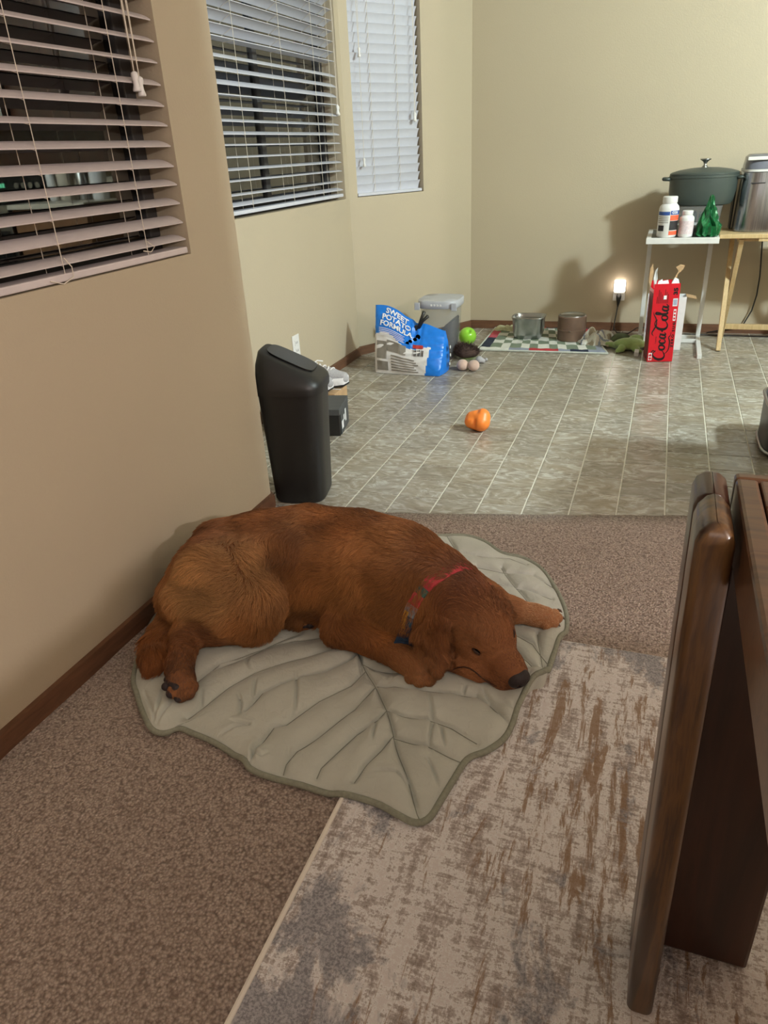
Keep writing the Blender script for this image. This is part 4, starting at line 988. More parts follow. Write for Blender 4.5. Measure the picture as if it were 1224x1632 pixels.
def on_bag(vs, fs, u0, v0, su, sv, rot, name, mat, off=.004):
    "wrap flat lettering onto the front sheet"
    out = []
    cr, sr = math.cos(rot), math.sin(rot)
    for q in vs:
        x, y = q[0]*cr-q[1]*sr, q[0]*sr+q[1]*cr; u = min(max(u0+x*su, 0.001), .999); v = min(max(v0+y*sv, .001), .999); p = bagS(u, v, 0); out.append(p+np.array([0, -off, .001]))
    m = MB().add(out, fs); m.build(name, mat, bag)
LW = float(np.linalg.norm(B1-B0)); LH = .34
def quad(x0, y0, x1, y1, nx=6):
    vs = []; fs = []
    for i in range(nx+1):
        x = x0+(x1-x0)*i/nx; vs += [(x, y0, 0), (x, y1, 0)]
    for i in range(nx): fs.append((2*i, 2*i+2, 2*i+3, 2*i+1))
    return vs, fs
for txt, u0, v0, sz in (('SWEET', .33, .925, .040), ('POTATO', .33, .835, .040), ('FORMULA', .33, .745, .040)):
    vs, fs = text_mesh(txt, sz, .0012, .98); on_bag(vs, fs, u0, v0, 1/LW*1.02, 1/LH*.86, -.04, 'lettering', M['print_white'])
for k in range(5):
    vs, fs = quad(-.075, 0, .075-.006*(k % 2), .0028, 12); on_bag(vs, fs, .27, .675-.024*k, 1/LW, 1/LH, -.03, 'printed_line', M['print_white'])
# grey information panels on the white half
for (x0, y0, x1, y1, mt) in ((.04, .24, .20, .50, 'print_grey'), (.205, .37, .50, .53, 'print_grey'), (.04, .06, .22, .20, 'print_grey')):
    vs, fs = quad(0, 0, (x1-x0)*LW, (y1-y0)*LH, 14); on_bag(vs, fs, x0, y0, 1/LW, 1/LH, 0, 'information_panel', M[mt], .003)
for k in range(6):
    vs, fs = quad(0, 0, (.42-.03*(k % 3))*LW, .008, 16); on_bag(vs, fs, .27, .06+.047*k, 1/LW, 1/LH, .0, 'printed_line', M['print_grey'], .003)
for k in range(9):
    vs, fs = quad(0, 0, .0018+.0016*(k*7 % 3), .040, 1); on_bag(vs, fs, .60+.018*k, .40, 1/LW, 1/LH, 0, 'barcode_bar', M['print_dark'], .004)
vs, fs = quad(0, 0, .055, .022, 6); on_bag(vs, fs, .60, .545, 1/LW, 1/LH, 0, 'printed_patch', M['print_red'], .004)
m = MB()
for (x, y, r) in ((.615, .70, .013), (.56, .64, .011), (.52, .59, .010), (.66, .76, .014)):
    c = bagS(x, y, 0)+np.array([0, -.005, 0]); m.lathe([(0, 0), (r*.5, .0), (r, 0)], (0, 0, 0), 14); 
    for i in range(len(m.v)-42, len(m.v)): vv = m.v[i]; m.v[i] = (c[0]+vv[0], c[1], c[2]+vv[1])
m.build('printed_spots', M['print_dark'], bag)
for (w, v) in ((.45, .62), (.5, .42), (.5, .2)):
    a = bagS(1, v, 0); b = bagS(1, v, 1); c = a+(b-a)*w+np.array([.020*math.sin(PI*w), 0, 0])
    m = MB(); m.lathe([(0, .0), (.014, 0), (.014, .002)], (0, 0, 0), 16); m.v = [(c[0]+z_+.004, c[1]+x_, c[2]+y_) for x_, y_, z_ in m.v]; s_ = m.build('printed_badge', M['print_dark'], bag)
    m = MB(); m.lathe([(0, .0), (.009, 0), (.009, .0015)], (0, 0, 0), 14); m.v = [(c[0]+z_+.0062, c[1]+x_, c[2]+y_) for x_, y_, z_ in m.v]; m.build('badge_centre', M['print_white'], s_)
# clip
cp = bagS(.66, .97, 0)+np.array([0, -.012, .0]); clip = empty('bag_clip', cp, 'black spring clip holding the blue bag shut', 'clip')
for dx1, dz1, nm in ((.030, .075, 'handle'), (.052, .052, 'handle')):
    m = MB(); m.tube([cp+np.array([-.012, 0, -.03]), cp+np.array([dx1*.4, -.004, dz1*.45]), cp+np.array([dx1, -.004, dz1])], [.009, .008, .0095], 10); m.build(nm, M['black_plastic'], clip, smooth=True)
m = MB(); m.box(cp+np.array([-.028, -.008, -.075]), cp+np.array([.004, .012, .0]), None, .006); m.build('jaw', M['black_plastic'], clip)

# --- clear food container with kibble
kx0, kx1, ky0, ky1, kh = -1.285, -1.075, 4.00, 4.22, .300
kc = ((kx0+kx1)/2, (ky0+ky1)/2)
ct = empty('food_container', (*kc, 0), 'tall clear plastic food container with grey lid behind the blue bag', 'container')
def srect(hx_, hy_, z, n=36): return rring(kc[0], kc[1], hx_, hy_, z, n=n)
m = MB(); ringloft(m, [srect(.085, .09, .002), srect(.09, .095, .01), srect(.108, .110, kh)], cap=False); m.v = m.v
n = 36; m.f.append(tuple(range(n))[::-1]); m.c.append(None); m.build('tub', M['clear'], ct, angle=50)
m = MB(); ringloft(m, [srect(.116, .118, kh-.006), srect(.120, .122, kh), srect(.121, .123, kh+.034), srect(.118, .120, kh+.038), srect(.05, .05, kh+.039)]); m.build('lid', M['grey_lid'], ct, angle=50)
for k in range(4):
    m = MB(); m.box((kc[0]-.03+.018*k, kc[1]-.1235, kh+.010), (kc[0]-.019+.018*k, kc[1]-.1215, kh+.021), None, .001); m.build('embossed_mark', M['white_plastic'], ct)
for s in (-1, 1):
    m = MB(); m.box((kc[0]+s*.108-.016, kc[1]-.126, kh-.012), (kc[0]+s*.108+.016, kc[1]-.118, kh+.03), None, .003); m.build('latch', M['grey_lid'], ct)
kb = MB(); ztop = lambda x, y: .13+.09*max(0, min(1, (x-kc[0]+.02)/.09))-.10*max(0, min(1, (kc[0]-.02-x)/.06))*0+ .006*math.sin(x*190)*math.cos(y*170)
ringloft(kb, [rring(*kc, .080, .085, .012), rring(*kc, .092, .096, .12), rring(*kc, .094, .098, 0, zf=ztop), rring(*kc, .06, .06, 0, zf=ztop), rring(*kc, .02, .02, 0, zf=ztop)])
kbo = kb.build('kibble_heap', M['kibble']); tag(kbo, 'dark brown kibble heaped inside the clear container', 'dog food', None, 'stuff')
# --- balls and toys
gc = fl(744, 551, 0)+np.array([0.0, .02, .056]); gb = MB()
gb.lathe([(.0, -.054)]+[(.054*math.sin(PI*i/22), -.054*math.cos(PI*i/22)) for i in range(1, 20)]+[(.012, .051), (.010, .040), (0, .036)], (0, 0, 0), 32)
R_ = Matrix.Translation(gc) @ Matrix.Rotation(math.radians(38), 4, 'X') @ Matrix.Rotation(math.radians(20), 4, 'Y'); gb.v = [tuple(R_ @ Vector(p)) for p in gb.v]
tag(gb.build('treat_ball', M['lime'], smooth=True), 'lime green treat ball beside the clear container', 'ball')
oc = fl(757, 690, 0)+np.array([0, .035, 0]); of = Field(.016)
for dx, dz, r in ((-.024, .046, .033), (.018, .052, .044)): of.cone(oc+[dx, -.006, .040], oc+[dx, .010, dz+.006], r-.004, r-.006)
of.cone(oc+[-.01, .014, .04], oc+[.01, .014, .045], .036, .036); of.ell(oc+np.array([0, -.01, .098]), np.eye(3), (.012, .04, .016), .012, op='cut'); of.ell(oc+np.array([-.003, -.052, .045]), np.eye(3), (.006, .02, .05), .014, op='cut')
v_, q_ = of.mesh('rubber_toy', .003, floor_z=.001); o = link('rubber_toy', fast_mesh('rubber_toy', v_, q_), M['orange']); tag(o, 'orange lobed rubber toy alone on the tile floor', 'dog toy')
# shaggy plush with two pale feet
pl = empty('plush_toy', fl(742, 582), 'dark shaggy plush toy with two pale pink feet beside the blue bag', 'plush toy')
pf = Field(.02); c0 = fl(738, 574, 0)
for dx, dy, z, r in ((0, 0, .045, .042), (.03, .02, .04, .035), (-.03, .03, .04, .036), (.055, .03, .035, .026)): pf.ell(c0+[dx, dy+.02, z], np.eye(3), (r, r, r*.9))
v_, q_ = pf.mesh('body', .005, floor_z=.001); po = link('body', fast_mesh('body', v_, q_), M['plush_brown'], pl)
for (x, y, r) in ((737, 581, .031), (755, 582, .031)):
    pf = Field(.015); c1 = fl(x, y, r); pf.ell(c1, np.eye(3), (r, r*1.1, r*.92)); pf.ell(c1+[.004, -.014, -.006], np.eye(3), (r*.8, r*.7, r*.6)); v_, q_ = pf.mesh('foot', .004, floor_z=.001); link('foot', fast_mesh('foot', v_, q_), M['plush_pink'], pl)
pf = Field(.01)
for x, y, r in ((764, 573, .020), (770, 575, .013), (775, 573, .010)): pf.ell(fl(x, y, r), np.eye(3), (r, r, r))
v_, q_ = pf.mesh('arm', .0035, floor_z=.001); link('arm', fast_mesh('arm', v_, q_), M['mesh_grey'], pl)
M['shag'] = M['plush_brown']
def shag(parent, cs, n, L, mat, seed):
    r = np.random.default_rng(seed); P_ = []
    for c, rad in cs:
        d = r.normal(size=(n, 3)); d[:, 2] = np.abs(d[:, 2]); d /= np.linalg.norm(d, axis=1, keepdims=True); a = np.array(c)+d*rad; e = a+d*L*.6+r.normal(0, L*.35, (n, 3)); e[:, 2] = np.maximum(e[:, 2], .002); mid = (a+e)/2+r.normal(0, L*.1, (n, 3)); P_.append(np.stack([a, mid, e], 1))
    P_ = np.concatenate(P_); hc = bpy.data.hair_curves.new('shag'); hc.add_curves([3]*len(P_)); hc.points.foreach_set('position', P_.astype(np.float32).ravel())
    ra = hc.attributes.get('radius') or hc.attributes.new('radius', 'FLOAT', 'POINT'); ra.data.foreach_set('value', np.tile([.0012, .001, .0004], len(P_)).astype(np.float32)); return link('shag', hc, mat, parent, 'stuff')
shag(pl, [(c0+np.array([0, .02, .05]), .036), (c0+np.array([.03, .04, .045]), .03), (c0+np.array([-.03, .05, .045]), .03), (c0+np.array([.055, .05, .035]), .022)], 260, .022, M['plush_brown'], 5)

# --- bowl mat (patchwork quilt), bowls
q00, q10, q11, q01 = fl(760, 559), fl(968, 565), fl(938, 525), fl(792, 521)
def qm(u, v): return (q00*(1-u)+q10*u)*(1-v)+(q01*(1-u)+q11*u)*v
navy, red, pink, bgrey, cream, white, sage = rgb(30, 40, 62), rgb(176, 50, 58), rgb(196, 84, 100), rgb(140, 146, 162), rgb(214, 212, 180), rgb(222, 222, 214), rgb(122, 134, 116)
NUq, NVq = 22, 12
mat_root = empty('patchwork_mat', (q00+q11)/2, 'patchwork cloth mat with sage and white checks under the two bowls', 'mat')
m = MB()
for i in range(NUq*2):
    for j in range(NVq*2):
        u, v = (i+.5)/(NUq*2), (j+.5)/(NVq*2)
        if v < .10: col = white if u < .26 else bgrey if u < .42 else red if u < .64 else bgrey if u < .72 else navy if u < .86 else bgrey
        elif v > .92: col = cream if u < .3 else red if u < .55 else navy
        elif u < .10: col = navy if v < .45 else pink if v < .75 else cream
        elif u > .93: col = red if v > .5 else bgrey
        else: col = white if (int((u-.1)*13)+int((v-.1)*7)) % 2 else sage
        def pt(a, b):
            p = qm(a, b).copy(); p[2] = .012+.0022*math.sin(a*60)*math.sin(b*28) - .008*(a in (0, 1) or b in (0, 1)) + .004*math.exp(-((a-.95)/.05)**2)
            return p
        a0, a1, b0, b1 = i/(NUq*2), (i+1)/(NUq*2), j/(NVq*2), (j+1)/(NVq*2)
        m.add([pt(a0, b0), pt(a1, b0), pt(a1, b1), pt(a0, b1)], [(0, 1, 2, 3)], col)
m.build('quilted_top', M['attr_cloth'], mat_root)
m = MB(); m.tube([qm(u, v)+[0, 0, .006] for u, v in [(k/20, 0) for k in range(21)]+[(1, k/8) for k in range(1, 9)]+[(1-k/20, 1) for k in range(1, 21)]+[(0, 1-k/8) for k in range(1, 8)]], .0058, 6, closed=True, col=None); m.build('hem', plain('mat_hem', rgb(196, 198, 190), .9), mat_root)
# crumpled cloth at the right end
def cloth(name, c, sx, sy, h, label, pal_, seed, cat='cloth', rot=0.0):
    r = np.random.default_rng(seed); n = 34; ph = r.uniform(0, 6, 8); m = MB(); vs = []
    for i in range(n+1):
        for j in range(n+1):
            u, v = i/n*2-1, j/n*2-1; k = max(0, 1-u*u)*max(0, 1-v*v); z = .014+h*k**.5*(.45+.32*math.sin(u*5+ph[0]+2*math.sin(v*3+ph[1]))+.28*math.sin(v*7+ph[2]+math.sin(u*6+ph[3])))
            x = u*sx*(1+.15*math.sin(v*6+ph[4])); y = v*sy*(1+.15*math.sin(u*5+ph[5])); vs.append((c[0]+x*math.cos(rot)-y*math.sin(rot), c[1]+x*math.sin(rot)+y*math.cos(rot), max(z, .002)))
    m.v = vs
    for i in range(n):
        for j in range(n):
            m.f.append((i*(n+1)+j, (i+1)*(n+1)+j, (i+1)*(n+1)+j+1, i*(n+1)+j+1)); m.c.append(pal_[int((math.sin(i*.28+ph[6])+math.sin(j*.36+ph[7])+2)*.25*len(pal_)) % len(pal_)])
    o = m.build(name, M['attr_cloth'], smooth=True); tag(o, label, cat); return o
cloth('crumpled_cloth', fl(950, 547), .095, .12, .085, 'crumpled white, grey and tan printed cloth at the right end of the mat', [white, white, bgrey, rgb(206, 200, 190), white, rgb(170, 158, 138)], 4)
cloth('folded_cloth', fl(797, 531)+np.array([.03, .06, 0]), .07, .05, .03, 'pale cream cloth corner lying behind the steel bowl', [cream, rgb(200, 200, 164)], 9)
# steel bowl
c = fl(838, 545)+np.array([0, .085, 0]); bw = empty('steel_bowl', c, 'square-sided brushed steel water bowl on the patchwork mat', 'bowl')
m = MB(); m.lathe([(.070, .014), (.074, .018), (.083, .05), (.086, .125), (.090, .135), (.0905, .141), (.086, .143), (.082, .137), (.079, .12), (.077, .10), (0, .10)], c, 48, 1.12, .92, p=4.5); m.build('shell', M['steel_plain'], bw, angle=40)
m = MB(); pts_ = [(c[0]+.089*1.12*math.cos(a)/((abs(math.cos(a))**4.5+abs(math.sin(a))**4.5)**(1/4.5)), c[1]+.089*.92*math.sin(a)/((abs(math.cos(a))**4.5+abs(math.sin(a))**4.5)**(1/4.5)), c[2]+.142) for a in np.linspace(0, 2*PI, 48, endpoint=False)]
m.tube(pts_, .0045, 6, closed=True); m.build('rolled_rim', M['steel_plain'], bw, smooth=True)
# copper bowl
c = fl(907, 549)+np.array([0, .085, 0]); cb_ = empty('copper_bowl', c, 'round copper-brown raised bowl with steel insert on the patchwork mat', 'bowl')
m = MB(); m.lathe([(.080, .014), (.084, .016), (.085, .074), (.087, .076), (.087, .079), (.085, .081), (.085, .156), (.082, .160), (.078, .158), (.078, .12), (0, .12)], c, 48); m.build('stand', M['copper'], cb_, angle=35)
m = MB(); m.lathe([(.080, .158), (.081, .163), (.077, .165), (.070, .158), (.062, .135), (.045, .128), (0, .127)], c, 40); m.build('steel_insert', M['steel_plain'], cb_, smooth=True)
m = MB(); m.lathe([(.0, -.004), (.004, 0), (.004, .003), (0, .004)], c+np.array([.0, -.089, .078]), 10); m.build('rivet', M['steel_plain'], cb_)

# --- night light with plug and cord
nb_ = onplane(988, 455, (*CB, 0), (-.04, 1, 0)); dN = np.array([.04, -1, 0]); dN = dN/np.linalg.norm(dN)
Mn = socket(nb_-np.array([0, 0, .035]), (1, .04), 'white wall socket behind the glowing night light')
nl = empty('night_light', nb_, 'glowing square night light plugged in above the black plug', 'night light')
m = MB(); m.box((-.030, -.0, -.0), (.030, .012, .02), Matrix.Translation(nb_+dN*.02) @ Matrix.Rotation(.04, 4, 'Z') @ Matrix.Translation((0, -.006, -.045)), .003); m.build('base', M['white_plastic'], nl)
m = MB(); m.box((-.034, -.014, -.035), (.034, .014, .038), Matrix.Translation(nb_+dN*.026) @ Matrix.Rotation(.04, 4, 'Z'), .008); m.build('shade', M['lamp'], nl)
pl_ = bpy.data.lights.new('night_light_glow', 'POINT'); pl_.energy = .16; pl_.color = (1, .86, .72); pl_.shadow_soft_size = .03
po = bpy.data.objects.new('night_light_glow', pl_); COL.objects.link(po); po.location = nb_+dN*.065
pb = nb_-np.array([0, 0, .075])+dN*.016; pg = empty('power_cord', pb, 'black plug and cord hanging below the night light', 'cord')
m = MB(); m.tube([pb+np.array([0, -.004, .018]), pb+np.array([0, -.012, .0]), pb+np.array([0, -.012, -.03]), pb+np.array([0, -.01, -.05])], [.016, .015, .009, .004], 10); m.build('plug', M['black_plastic'], pg, smooth=True)
q = fl(1005, 541); m = MB(); m.tube([pb+np.array([0, -.01, -.045]), pb+np.array([-.008, -.012, -.12]), pb+np.array([-.015, -.02, -.20]), (pb[0]-.012, pb[1]-.05, .035), (pb[0]+.01, pb[1]-.07, .006), (pb[0]+.08, pb[1]-.09, .006), (pb[0]+.13, pb[1]-.10, .045), (pb[0]+.17, pb[1]-.10, .05), (pb[0]+.22, pb[1]-.08, .006), (pb[0]+.42, pb[1]-.06, .006), (pb[0]+.9, pb[1]-.06, .006)], .0036, 7); m.build('cable', M['black_plastic'], pg, smooth=True)

# --- green plush
gp = empty('plush_toy', fl(1003, 553), 'limp green plush toy lying left of the red carton', 'plush toy')
gf = Field(.02)
def gq(x, y, z): return fl(x, y, z)
gf.ell(gq(1003, 548, .035), np.eye(3), (.085, .055, .034)); gf.cone(gq(985, 551, .02), gq(968, 548, .018), .020, .013); gf.cone(gq(1020, 547, .03), gq(1031, 552, .02), .026, .014); gf.cone(gq(990, 556, .02), gq(984, 559, .014), .022, .012); gf.cone(gq(1012, 556, .02), gq(1020, 560, .012), .018, .011)
gf.ell(gq(1014, 541, .045), np.eye(3), (.045, .035, .028))
v_, q_ = gf.mesh('body', .0045, floor_z=.001); link('body', fast_mesh('body', v_, q_), M['plush_green'], gp)
M['olive'] = plain('olive_plush', rgb(96, 106, 78), .95, bump=.5)
gf = Field(.02); gf.ell(gq(990, 539, .03), np.eye(3), (.055, .035, .030)); gf.cone(gq(985, 541, .02), gq(975, 544, .015), .02, .012); v_, q_ = gf.mesh('back_fin', .005, floor_z=.001); o = link('head_flap', fast_mesh('head_flap', v_, q_), M['olive'], gp)

# --- red soft drink carton
k0 = fl(1031, 577); k1 = fl(1071, 577); kw = float(np.linalg.norm(k1-k0)); kang = math.atan2(k1[1]-k0[1], k1[0]-k0[0])+.02
Mk = Matrix.Translation(k0) @ Matrix.Rotation(kang, 4, 'Z') @ Matrix.Rotation(math.radians(-1), 4, 'Y'); KH, KD = .415, .125
M['red_card'] = plain('red_card', rgb(204, 22, 38), .4, var=.05); M['black_ink'] = plain('black_ink', rgb(22, 14, 16), .45)
ck = empty('drink_carton', k0, 'red soft drink carton standing on end under the white table', 'carton')
m = MB()
for lo, hi in (((0, 0, .001), (kw, .002, KH)), ((0, KD-.002, .001), (kw, KD, KH)), ((0, .002, .001), (.002, KD-.002, KH-.03)), ((kw-.002, .002, .001), (kw, KD-.002, KH-.02)), ((0, 0, .001), (kw, KD, .003))): m.box(lo, hi, Mk)
m.build('body', M['red_card'], ck)
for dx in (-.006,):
    m = MB(); m.add([Mk @ Vector(p) for p in ((-.0005, .01, .01), (-.0005, KD-.01, .01), (-.0005, KD-.01, KH-.05), (-.0005, .01, KH-.05))], [(0, 1, 2, 3)]); m.build('side_face', plain('dark_red_side', rgb(112, 34, 40), .5, var=.5, scale=40), ck)  # left side face in a darker, mottled red
def flap(pts, mat, nm='torn_flap'):
    m = MB(); P_ = [Mk @ Vector((p[0]*(kw/.178) if p[0] < .172 else p[0]-.178+kw if p[0] > .3 else p[0]*(kw/.178), p[1], p[2])) for p in pts]; off = Vector((0, .0016, 0)); n = len(P_)
    m.add([*P_, *[p+off for p in P_]], [tuple(range(n)), tuple(range(n, 2*n))[::-1]]+[(i, n+i, n+(i+1) % n, (i+1) % n) for i in range(n)]); m.build(nm, mat, ck)
flap([(.0, .01, KH-.02), (.012, .005, KH-.015), (.016, .0, KH+.03), (.008, -.004, KH+.06), (.012, -.004, KH+.085), (-.002, .0, KH+.07), (-.010, .0, KH+.03)], M['white_card'])
flap([(.02, .004, KH-.004), (.10, .004, KH-.004), (.095, .02, KH+.016), (.06, .02, KH+.012), (.055, .02, KH+.022), (.03, .02, KH+.012)], M['white_card'])
flap([(.115, .004, KH-.004), (.17, .004, KH-.004), (.165, .02, KH+.018), (.14, .02, KH+.026), (.125, .02, KH+.01)], M['white_card'])
flap([(.17, KD-.01, KH-.01), (.185, KD-.01, KH+.03), (.215, KD-.012, KH+.05), (.225, KD-.012, KH+.072), (.195, KD-.01, KH+.078), (.165, KD-.01, KH+.065), (.185, KD-.01, KH+.045), (.155, KD-.01, KH)], M['cardboard'])
flap([(-.004, KD-.03, KH-.04), (.01, KD-.03, KH+.04), (.0, KD-.03, KH+.09), (-.016, KD-.03, KH+.07), (-.018, KD-.03, KH)], M['cardboard'])
# script lettering, drawn as pen strokes (x along the word, y up), running up the front face
def strokes(lines, width):
    vs = []; fs = []
    for L in lines:
        P_ = [np.array(p[:2], float) for p in L]; W_ = [p[2] if len(p) > 2 else 1.0 for p in L]
        Q = []; Wq = []
        for i in range(len(P_)-1):
            p0, p1, p2, p3 = P_[max(i-1, 0)], P_[i], P_[i+1], P_[min(i+2, len(P_)-1)]
            for t_ in np.linspace(0, 1, 7, endpoint=False):
                Q.append(.5*((2*p1)+(-p0+p2)*t_+(2*p0-5*p1+4*p2-p3)*t_**2+(-p0+3*p1-3*p2+p3)*t_**3)); Wq.append(W_[i]*(1-t_)+W_[i+1]*t_)
        Q.append(P_[-1]); Wq.append(W_[-1]); b = len(vs)
        for i, p in enumerate(Q):
            d = Q[min(i+1, len(Q)-1)]-Q[max(i-1, 0)]; d = d/(np.linalg.norm(d)+1e-9); nn = np.array([-d[1], d[0]])*width*Wq[i]*.5; vs += [(*(p+nn), 0), (*(p-nn), 0)]
        for i in range(len(Q)-1): fs.append((b+2*i, b+2*i+1, b+2*i+3, b+2*i+2))
    return vs, fs
script = [ # C
 [(1.9, 2.6, .6), (1.6, 3.1, .8), (1.0, 3.3, .9), (.35, 2.6, 1.6), (.05, 1.5, 1.9), (.25, .5, 1.7), (.9, .15, 1.2), (1.7, .7, .6), (2.0, 1.2, .4)],
 [(.9, 3.3, .7), (1.5, 3.75, .9), (1.95, 3.3, .8), (1.6, 2.7, .4)],
 # o
 [(2.6, 1.9, .8), (2.15, 1.5, 1.5), (2.15, .6, 1.5), (2.6, .3, 1.1), (3.0, .9, 1.4), (2.95, 1.7, 1.3), (2.6, 1.9, .8), (2.9, 1.6, .4), (3.3, 1.75, .4)],
 # c
 [(4.15, 1.5, .9), (3.85, 1.95, .9), (3.45, 1.4, 1.5), (3.5, .55, 1.5), (3.9, .3, 1.0), (4.4, .9, .4)],
 # a
 [(5.2, 1.7, .8), (4.85, 1.95, 1.0), (4.5, 1.3, 1.5), (4.55, .5, 1.4), (4.85, .35, .9), (5.2, 1.2, .5)], [(5.35, 1.95, 1.3), (5.15, .8, 1.5), (5.3, .35, 1.1), (5.7, .8, .4)],
 # hyphen
 [(5.75, 1.35, 1.3), (6.15, 1.45, 1.3)],
 # C with long swash
 [(8.3, 2.9, .6), (8.0, 3.4, .8), (7.3, 3.5, .9), (6.6, 2.7, 1.6), (6.3, 1.5, 1.9), (6.5, .5, 1.7), (7.1, .15, 1.2), (7.8, .6, .6), (8.1, 1.2, .4)],
 [(5.0, 3.6, .3), (5.6, 4.1, .9), (6.4, 3.6, 1.2), (7.3, 3.1, 1.1), (8.4, 3.3, .9), (9.4, 4.0, .7), (9.9, 4.1, .3)],
 # o
 [(8.7, 1.9, .8), (8.25, 1.5, 1.5), (8.25, .6, 1.5), (8.7, .3, 1.1), (9.1, .9, 1.4), (9.05, 1.7, 1.3), (8.7, 1.9, .8), (9.1, 1.6, .4)],
 # l
 [(9.2, 1.0, .4), (9.7, 2.6, .9), (9.75, 3.5, .9), (9.45, 3.4, 1.2), (9.4, 1.6, 1.5), (9.55, .4, 1.3), (10.0, .9, .4)],
 # a
 [(10.8, 1.7, .8), (10.45, 1.95, 1.0), (10.1, 1.3, 1.5), (10.15, .5, 1.4), (10.45, .35, .9), (10.8, 1.2, .5)], [(10.95, 1.95, 1.3), (10.75, .8, 1.5), (10.9, .35, 1.1), (11.4, 1.0, .4)],
 # ribbon under the word
 [(1.2, .2, .3), (2.0, -.7, .9), (3.6, -.9, 1.1), (4.6, -.5, .9), (5.0, -.9, .7), (5.7, -1.0, .4)],
]
def on_box(vs, fs, name, mat, ox, oz, sc, up=True, off=.0008, mirror=False):
    out = []; xs_c = kw/.178
    for q in vs:
        if up: x, z = ox-q[1]*sc, oz+q[0]*sc
        else: x, z = ox+q[0]*sc, oz+q[1]*sc
        x *= xs_c
        out.append(Mk @ Vector((x, -off, z)))
    m = MB().add(out, fs); return m.build(name, mat, ck)
v_, f_ = strokes(script, .30); on_box(v_, f_, 'script_lettering', M['black_ink'], .122, .012, .0262)
v_, f_ = text_mesh('ZERO SUGAR', .022, .0014, 1.4); on_box(v_, f_, 'small_lettering', M['black_ink'], .163, .165, 1)
v_, f_ = text_mesh('TASTE', .012, .0003, 1.2); on_box(v_, f_, 'small_lettering', M['black_ink'], .048, .12, 1)
for k in range(8):
    v_, f_ = quad(0, 0, .035+.012*((k*3) % 4), .0035, 1); on_box(v_, f_, 'printed_line', M['black_ink'], .03+.0105*k, .315, 1)
v_, f_ = text_mesh('35', .05, .003); on_box(v_, f_, 'number_print', M['black_ink'], .152, .375, .75)
for x0, z0, x1, z1 in ((.072, .335, .092, .355), (.138, .298, .170, .338)):
    v_, f_ = quad(x0, z0, x1, z1, 1); on_box(v_, f_, 'white_patch', M['print_white'], 0, 0, 1, False, .0010)
for k in range(7):
    v_, f_ = quad(.141+.0038*k, .303, .1425+.0038*k+.0006*(k % 2), .333, 1); on_box(v_, f_, 'barcode_bar', M['print_blue'], 0, 0, 1, False, .0014)
v_, f_ = quad(.150, .222, .168, .282, 1); on_box(v_, f_, 'white_patch', M['print_white'], 0, 0, 1, False, .0012)
for k in range(3): 
    v_, f_ = quad(.153, .228+.018*k, .165, .239+.018*k, 1); on_box(v_, f_, 'patch_print', M['red_card'], 0, 0, 1, False, .0016)
v_, f_ = strokes([[(0, 0), (1, .2), (2, 0)], [(0, 1), (1, 1.2), (2, 1)], [(1, -.4), (1.0, 1.6)]], .5)
v2, f2 = quad(.006, .010, .030, .050, 1); on_box(v2, f2, 'white_patch', M['print_white'], 0, 0, 1, False, .0012)
on_box([(a*.009+.009, b*.018+.018, 0) for a, b, _ in v_], f_, 'patch_print', M['red_card'], 0, 0, 1, False, .0016)

# --- white carton behind the red one
w0 = fl(1023, 560); Mw = Matrix.Translation((w0[0], w0[1]+.05, 0)) @ Matrix.Rotation(.03, 4, 'Z')
wc = empty('white_carton', (w0[0]+.13, w0[1]+.1, 0), 'tall white open carton behind the red drink carton', 'carton')
m = MB()
for lo, hi in (((0, 0, .001), (.205, .002, .30)), ((0, .10, .001), (.205, .102, .30)), ((0, .002, .001), (.002, .10, .30)), ((.203, .002, .001), (.205, .10, .30)), ((0, 0, .001), (.205, .10, .003))): m.box(lo, hi, Mw)
m.build('body', M['white_card'], wc)
m = MB(); m.box((0, 0, 0), (.055, .09, .002), Mw @ Matrix.Translation((.203, .004, .30)) @ Matrix.Rotation(math.radians(12), 4, 'Y')); m.build('flap', M['cardboard'], wc)
m = MB(); m.box((.004, -.0012, .10), (.03, 0, .26), Mw); m.build('label', M['print_blue'] if False else plain('faint_print', rgb(190, 194, 206), .7, var=.25, scale=80), wc)

# --- white C-shaped side table
tz = .628; ta = empty('side_table', (.085, 4.5, 0), 'white metal side table carrying the bottles and dark green pot', 'table')
m = MB(); x0_, x1_, y0_, y1_ = -.096, .262, 4.285, 4.745
for lo, hi in (((x0_, y0_, tz-.030), (x1_, y0_+.024, tz)), ((x0_, y1_-.024, tz-.030), (x1_, y1_, tz)), ((x0_, y0_+.024, tz-.030), (x0_+.024, y1_-.024, tz)), ((x1_-.024, y0_+.024, tz-.030), (x1_, y1_-.024, tz))): m.box(lo, hi, None, .002)
m.build('top_frame', M['white_metal'], ta)
m = MB(); m.box((x0_+.024, y0_+.024, tz-.012), (x1_-.024, y1_-.024, tz-.002)); m.build('top_panel', plain('dark_grey_panel', rgb(84, 92, 92), .3), ta)
for x in (-.094, .236):
    m = MB(); m.box((x, 4.716, .024), (x+.024, 4.74, tz-.030), None, .002); m.build('upright', M['white_metal'], ta)
    m = MB(); m.box((x, 4.262, .0), (x+.024, 4.745, .024), None, .002); m.build('foot', M['white_metal'], ta)
m = MB(); m.box((-.07, 4.718, .002), (.236, 4.738, .024), None, .002); m.build('crossbar', M['white_metal'], ta)
m = MB(); m.box((-.07, 4.62, .002), (.236, 4.645, .022), None, .002); m.build('crossbar', M['white_metal'], ta)

